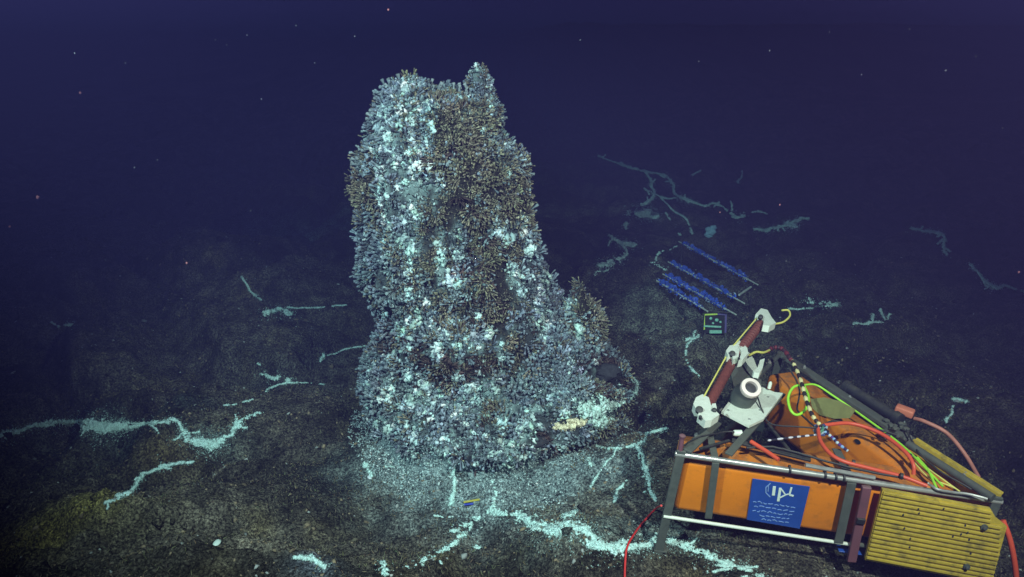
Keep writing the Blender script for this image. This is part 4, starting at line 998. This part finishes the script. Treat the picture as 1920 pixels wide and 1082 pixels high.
for k in range(9):
    a0 = rr.uniform(0, 6); pts = [np.array([.045 * math.cos(a0 + t * 1.1) * rr.uniform(.5, 1.1), .035 * math.sin(a0 + t * 1.3), .02 * math.cos(t * 2 + k)]) for t in range(6)]
    b.tube(spline(pts, 5), .008, 7, [(.03, .03, .05), (.06, .08, .22), (.35, .45, .5), (.08, .25, .16), (.02, .02, .03)][k % 5])
o = b.build('rope_knot', mat('knotted_rope', attr=True, rough=.6), None, True, True); o.location = kc; tag(o, 'tangled dark blue and white rope knot over the orange housing', 'knot')
# wiring, collars and ties that belong to the frame
for pts, z, r_, m in [([(1420, 740), (1440, 790), (1480, 800), (1536, 806)], [.12, .05, .06, .07], .005, M_dark), ([(1540, 808), (1560, 790), (1620, 800), (1680, 818)], [.07, .08, .08, .06], .006, M_dark),
                      ([(1400, 840), (1450, 838), (1520, 856), (1600, 880), (1700, 900)], [.03, .045, .04, .035, .03], .007, M_dark), ([(1700, 805), (1725, 850), (1770, 890), (1820, 920)], [.06, .05, .04, .02], .006, M_dark),
                      ([(1660, 810), (1700, 850), (1740, 895), (1790, 918)], [.05, .03, .02, .015], .005, M_ycord), ([(1475, 680), (1500, 730), (1495, 770), (1530, 806)], [.12, .05, .03, .07], .006, M_dark),
                      ([(1280, 836), (1310, 820), (1350, 812), (1376, 812)], [.05, .05, .03, .03], .005, M_dark), ([(1740, 905), (1760, 918), (1800, 925), (1850, 938)], [.04, .035, .03, .03], .008, M_steel)]:
    S = spline([LP(a, c, 'z', zz) for (a, c), zz in zip(pts, z)], 7)
    S = S + np.cumsum(np.random.default_rng(len(S)).normal(size=S.shape), 0) * .0012
    b = MB(); b.tube(S, r_, 7); b.build('wiring', m, inst, True)
for a, c in ((1690, 893), (1600, 868), (1650, 812), (1706, 856)):
    b = MB(); b.lathe([(.014, -.009), (.019, -.008), (.019, .008), (.014, .009)], LP(a, c, 'z', .055), (1, -.25, 0), 12); b.build('hose_collar', M_dark, inst, True)
for t in (.12, .34, .62, .86):
    for p_, q_ in ((B_, C_), (A_, C_)):
        q = p_ + (q_ - p_) * t; b = MB(); b.lathe([(.013, 0), (.013, .01), (.007, .012), (.007, .02)], q + [0, 0, .026], DZ, 6); b.build('bolt', M_steel, inst)
# red tether on the seabed
pts = []
for a, c in ((1240, 948), (1228, 960), (1205, 985), (1190, 1005), (1176, 1030), (1172, 1060), (1171, 1100)):
    p, nn = hit_ground(a, c); pts.append(p + [0, 0, .02])
pts[0] = IR @ LP(1240, 948, 'y', -.03) + IT
S = spline(pts, 8); b = MB(); b.tube(S - S[0], .0065, 8)
o = b.build('tether', mat('red_tether', (.62, .035, .03), .4), None, True); o.location = S[0]; tag(o, 'thin red tether running from the left leg of the instrument over the seabed', 'tether')

# ================================================================ BLUE RACK, MARKER, SMALL THINGS
M_rackrod = mat('pale_rod', (0.42, 0.50, 0.46), .5, 0, .3, 30); M_rackb = mat('blue_netting', (0.02, 0.08, 0.50), .5, 0, .5, 30, dirt=(.2, .3, .5), dirt_amt=.5, dirt_scale=40)
rp, _ = hit_ground(1330, 545)
rack = empty('sample_rack', rp); tag(rack, 'set of four slanted pale rods strung with bright blue spools lying on the seabed', 'rack')
bpy.context.view_layer.update()
rods = [((1273, 453), (1421, 534)), ((1253, 491), (1396, 569)), ((1243, 514), (1380, 590)), ((1231, 526), (1327, 584))]
ends = []
for ri, (p, q) in enumerate(rods):
    a0, _ = hit_ground(*p); a1, _ = hit_ground(*q)
    zt = max(a0[2], a1[2]) + .10
    def onz(px, py, z): d = ray(px, py); return CO + d * ((z - CAM_H) / d[2])
    zt = rp[2] + .13
    a0, a1 = onz(*p, zt + .05), onz(*q, zt)
    ends.append((a0, a1))
    b = MB(); b.tube([a0 - rp, a1 - rp], .0085, 8); rod = b.build('rod', M_rackrod, rack, True)
    nn_ = 330; tt_ = .06 + .84 * rng.random(nn_)
    pc = a0[None] + (a1 - a0)[None] * tt_[:, None] - rp + np.stack([rng.normal(size=nn_) * .012, np.abs(rng.normal(size=nn_)) * .045, rng.normal(size=nn_) * .012], -1)
    cN = np.where(rng.random((nn_, 1)) < .72, np.array([[.03, .12, .75]]), np.array([[.30, .42, .60]])) * (.3 + rng.random((nn_, 1)))
    sN = .006 + .008 * rng.random(nn_)
    tag(scatter_mesh('netting', *FK, pc, rng.normal(size=(nn_, 3)), np.stack([sN, sN * 2.2, sN * .5], -1), cN, M_cov, rod), kind='stuff')
    b = MB()
    dr = (a1 - a0) / np.linalg.norm(a1 - a0)
    n_ = (23, 23, 22, 18)[ri]
    for k in range(n_):
        t = .10 + .76 * k / n_ + rr.uniform(-.008, .008); c = a0 + (a1 - a0) * t - rp + [rr.uniform(-.01, .01), rr.uniform(.0, .085), .015 + rr.uniform(-.01, .02)]
        s = rr.uniform(.4, 1.15)
        b2 = MB(); b2.lathe([(.010, -.024), (.024 * s, -.022), (.024 * s, -.014), (.012, -.010), (.012, .010), (.024 * s, .014), (.024 * s, .022), (.010, .024)], c, dr + np.array([rr.uniform(-.5, .5), rr.uniform(-.5, .5), rr.uniform(-.4, .4)]), 9)
        b2.tube([c, c + [0, -.02, -.03]], .004, 5)
        b2.build('spool', M_rackb, rack, True)
for p, q in (((1386, 553), (1408, 538)),):
    b = MB(); b.tube([onz(*p, rp[2] + .13) - rp, onz(*q, rp[2] + .14) - rp], .012, 8); b.build('cross_piece', M_rackrod, rack, True)
for t in (.06, .93):
    b = MB(); b.tube([e[0] + (e[1] - e[0]) * t - rp - [0, 0, .014] for e in ends], .006, 7); b.build('cross_wire', M_dark, rack, True)
for e in ends[::3]:
    for t in (.05, .94):
        p = e[0] + (e[1] - e[0]) * t; g = drop(p[0], p[1]); b = MB(); b.tube([p - rp, np.array([p[0], p[1], g - .03]) - rp], .007, 7); b.build('leg', M_dark, rack, True)
# marker: small framed panel on two legs
mp, _ = hit_ground(1340, 640)
mk_ = empty('seabed_marker', mp); tag(mk_, 'small square marker with green frame and pale pattern standing below the blue rack', 'marker')
def mkp(px, py, off=0.0):
    d = ray(px, py); return CO + d * (((mp[1] + off) - CO[1]) / d[1]) - mp
bpy.context.view_layer.update()
M_mg = mat('lime_edge', (.55, .80, .12), .5, 0, .25, 30); M_mt = mat('teal_panel', (.25, .62, .50), .5, 0, .4, 40, dirt=(.5, .7, .6), dirt_amt=.7, dirt_scale=30); M_mp = mat('violet_edge', (.13, .11, .30), .5, 0, .2, 30)
b = MB(); b.prism([mkp(a, c) for a, c in ((1320, 592), (1358, 592), (1358, 626), (1320, 624))], (0, .02, 0)); b.build('panel', M_dark, mk_)
b = MB(); b.flatbar(mkp(1320, 588, -.008), mkp(1320, 618, -.008), .018, .02, (0, 1, 0)); b.flatbar(mkp(1320, 590, -.008), mkp(1345, 589, -.008), .014, .02, (0, 1, 0)); b.build('frame', M_mg, mk_)
b = MB(); b.flatbar(mkp(1345, 589, -.008), mkp(1361, 590, -.008), .014, .02, (0, 1, 0)); b.flatbar(mkp(1361, 588, -.008), mkp(1360, 624, -.008), .020, .02, (0, 1, 0)); b.build('frame', M_mp, mk_)
b = MB(); b.flatbar(mkp(1319, 611, -.012), mkp(1352, 613, -.012), .018, .02, (0, 1, 0)); b.flatbar(mkp(1330, 622, -.012), mkp(1353, 622, -.012), .034, .02, (0, 1, 0)); b.build('bar', M_mt, mk_)
b = MB()
for a, c, r_ in ((1333, 597, .016), (1344, 600, .02), (1351, 604, .014), (1337, 606, .012)): b.blob(mkp(a, c, -.008), (r_, .01, r_), int(a), 2)
b.build('pale_pattern', M_mt, mk_, True)
for a, c in ((1321, 642), (1360, 640)):
    b = MB(); b.tube([mkp(a, 592, .01), mkp(a + 1, c + 4, .01)], .008, 8); b.build('leg', M_grey, mk_, True)
# bluish white fuzzy clump behind the rack
p, nn = hit_ground(1330, 446)
b = MB()
for k in range(7): b.blob((rr.uniform(-.05, .05), rr.uniform(-.03, .03), .03 + .022 * k), (rr.uniform(.04, .065), .04, rr.uniform(.03, .05)), k, 2, amp=.6)
o = b.build('sponge', mat('pale_blue_sponge', (.28, .52, .66), .9, 0, .3, 40, bump=.6), None, True); o.location = p; tag(o, 'pale blue upright fuzzy sponge behind the blue rack', 'sponge')
p, nn = hit_ground(1312, 433)
# dark brittle star on the pale base
p, nn = hit_any(884, 858)
b = MB(); b.blob((0, 0, .012), (.02, .02, .01), 3, 2)
for k in range(6):
    a = k * 1.05 + .2; pts = [np.array([0, 0, .014]), np.array([.04 * math.cos(a), .04 * math.sin(a), .022]), np.array([.085 * math.cos(a + .25), .085 * math.sin(a + .25), .010])]
    b.tube(spline(pts, 4), np.linspace(.008, .003, 9), 6)
o = b.build('sea_spider', mat('dark_shell', (.03, .035, .04), .5), None, True); o.location = p + nn * .01; o.rotation_euler = Vector(nn).to_track_quat('Z', 'Y').to_euler(); tag(o, 'small dark long armed crab on the pale mat at the chimney foot', 'crab')
# dark lumps in the pale base; the wider two stand in for shaded hollows
for (px, py, s, lab) in ((1005, 828, .06, 'dark lump standing in for a shaded cavity at the right of the pale chimney foot'), (862, 800, .04, 'narrow dark lump in the pale chimney foot'), (1135, 700, .10, 'broad blackish lump standing in for a dark hollow on the right shoulder of the chimney foot')):
    p, nn = hit_any(px, py); b = MB(); b.blob((0, 0, 0), (s * 1.25, s * .8, s * .75), int(px), 3, amp=.6)
    o = b.build('dark_lump', mat('lump_dark', (.030, .032, .038), .9, 0, .4, 30, bump=.8), None, True); o.location = p; tag(o, lab, 'dark lump', 'dark lumps on the chimney foot')
# yellow and blue strip
p, nn = hit_any(885, 945)
b = MB(); b.flatbar((-.06, 0, .015), (.055, .012, .03), .018, .006, c=(.55, .50, .08)); b.flatbar((-.055, -.018, .006), (.01, -.014, .012), .016, .006, c=(.05, .08, .55))
o = b.build('plastic_strip', mat('two_tone_plastic', attr=True, rough=.5), None, False, True); o.location = p; tag(o, 'short yellow strip with a blue underside lying in front of the chimney', 'strip')

# ================================================================ MARINE SNOW
flecks = [(728, 18, 3, 1), (150, 174, 3.5, 1), (70, 370, 5, 1), (18, 425, 3, 1), (252, 314, 2.5, 0), (350, 493, 3, 1), (555, 48, 2, 0), (665, 68, 2, 0), (463, 66, 2, 0), (490, 186, 2, 0), (140, 100, 2, 0),
          (1088, 75, 2.2, 0), (1443, 95, 2, 0), (1773, 132, 3, 0), (1830, 106, 2, 0), (1615, 140, 2, 0), (1310, 115, 1.8, 0), (1462, 384, 2.5, 1), (425, 84, 1.8, 0), (1350, 398, 2, 1), (1910, 510, 3, 1), (470, 395, 2, 0), (1474, 490, 2, 0), (404, 75, 1.6, 0), (295, 300, 1.6, 0), (1375, 628, 2.2, 0), (1245, 645, 2, 0), (1555, 60, 1.6, 0), (1705, 55, 1.6, 0), (590, 118, 1.8, 0), (235, 118, 1.8, 0), (1880, 240, 1.6, 0)]
M_s0 = mat('snow_grey', (.13, .14, .17), .9); M_s1 = mat('snow_pink', (.42, .17, .18), .9)
for k, (px, py, s, pink) in enumerate(flecks):
    d = ray(px, py); dist = rr.uniform(4.5, 6.5); c = CO + d * dist; r_ = s * dist / F * .55
    b = MB(); b.blob((0, 0, 0), (r_, r_ * .8, r_ * 1.2), k, 1, amp=.5); b.blob((r_ * .9, 0, r_ * .4), (r_ * .4,) * 3, k + 3, 1)
    o = b.build('marine_snow', M_s1 if pink else M_s0, None, True); o.location = c
    tag(o, 'pinkish fleck of marine snow drifting in the dark water' if pink else 'tiny grey fleck of marine snow drifting in the dark water', 'marine snow', 'pink flecks of marine snow' if pink else 'grey flecks of marine snow')

# ================================================================ WATER (haze)
V = [(x, y, z) for x in (-160, 160) for y in (-60, 170) for z in (-3.0, 4.2)]
hz = mk('haze', np.array(V), [(0, 1, 3, 2), (4, 6, 7, 5), (0, 4, 5, 1), (2, 3, 7, 6), (0, 2, 6, 4), (1, 5, 7, 3)])
m = bpy.data.materials.new('sea_water'); m.use_nodes = True
N = m.node_tree.nodes; N.remove(N['Principled BSDF'])
pv = N.new('ShaderNodeVolumePrincipled')
pv.inputs['Color'].default_value = (0.112, 0.096, 0.35, 1)
pv.inputs['Absorption Color'].default_value = (0.0, 0.14, 0.12, 1)
pv.inputs['Density'].default_value = 0.052
pv.inputs['Anisotropy'].default_value = 0.0
m.node_tree.links.new(pv.outputs['Volume'], N['Material Output'].inputs['Volume'])
hz.data.materials.append(m); tag(hz, 'dark blue sea water', 'water', kind='stuff')
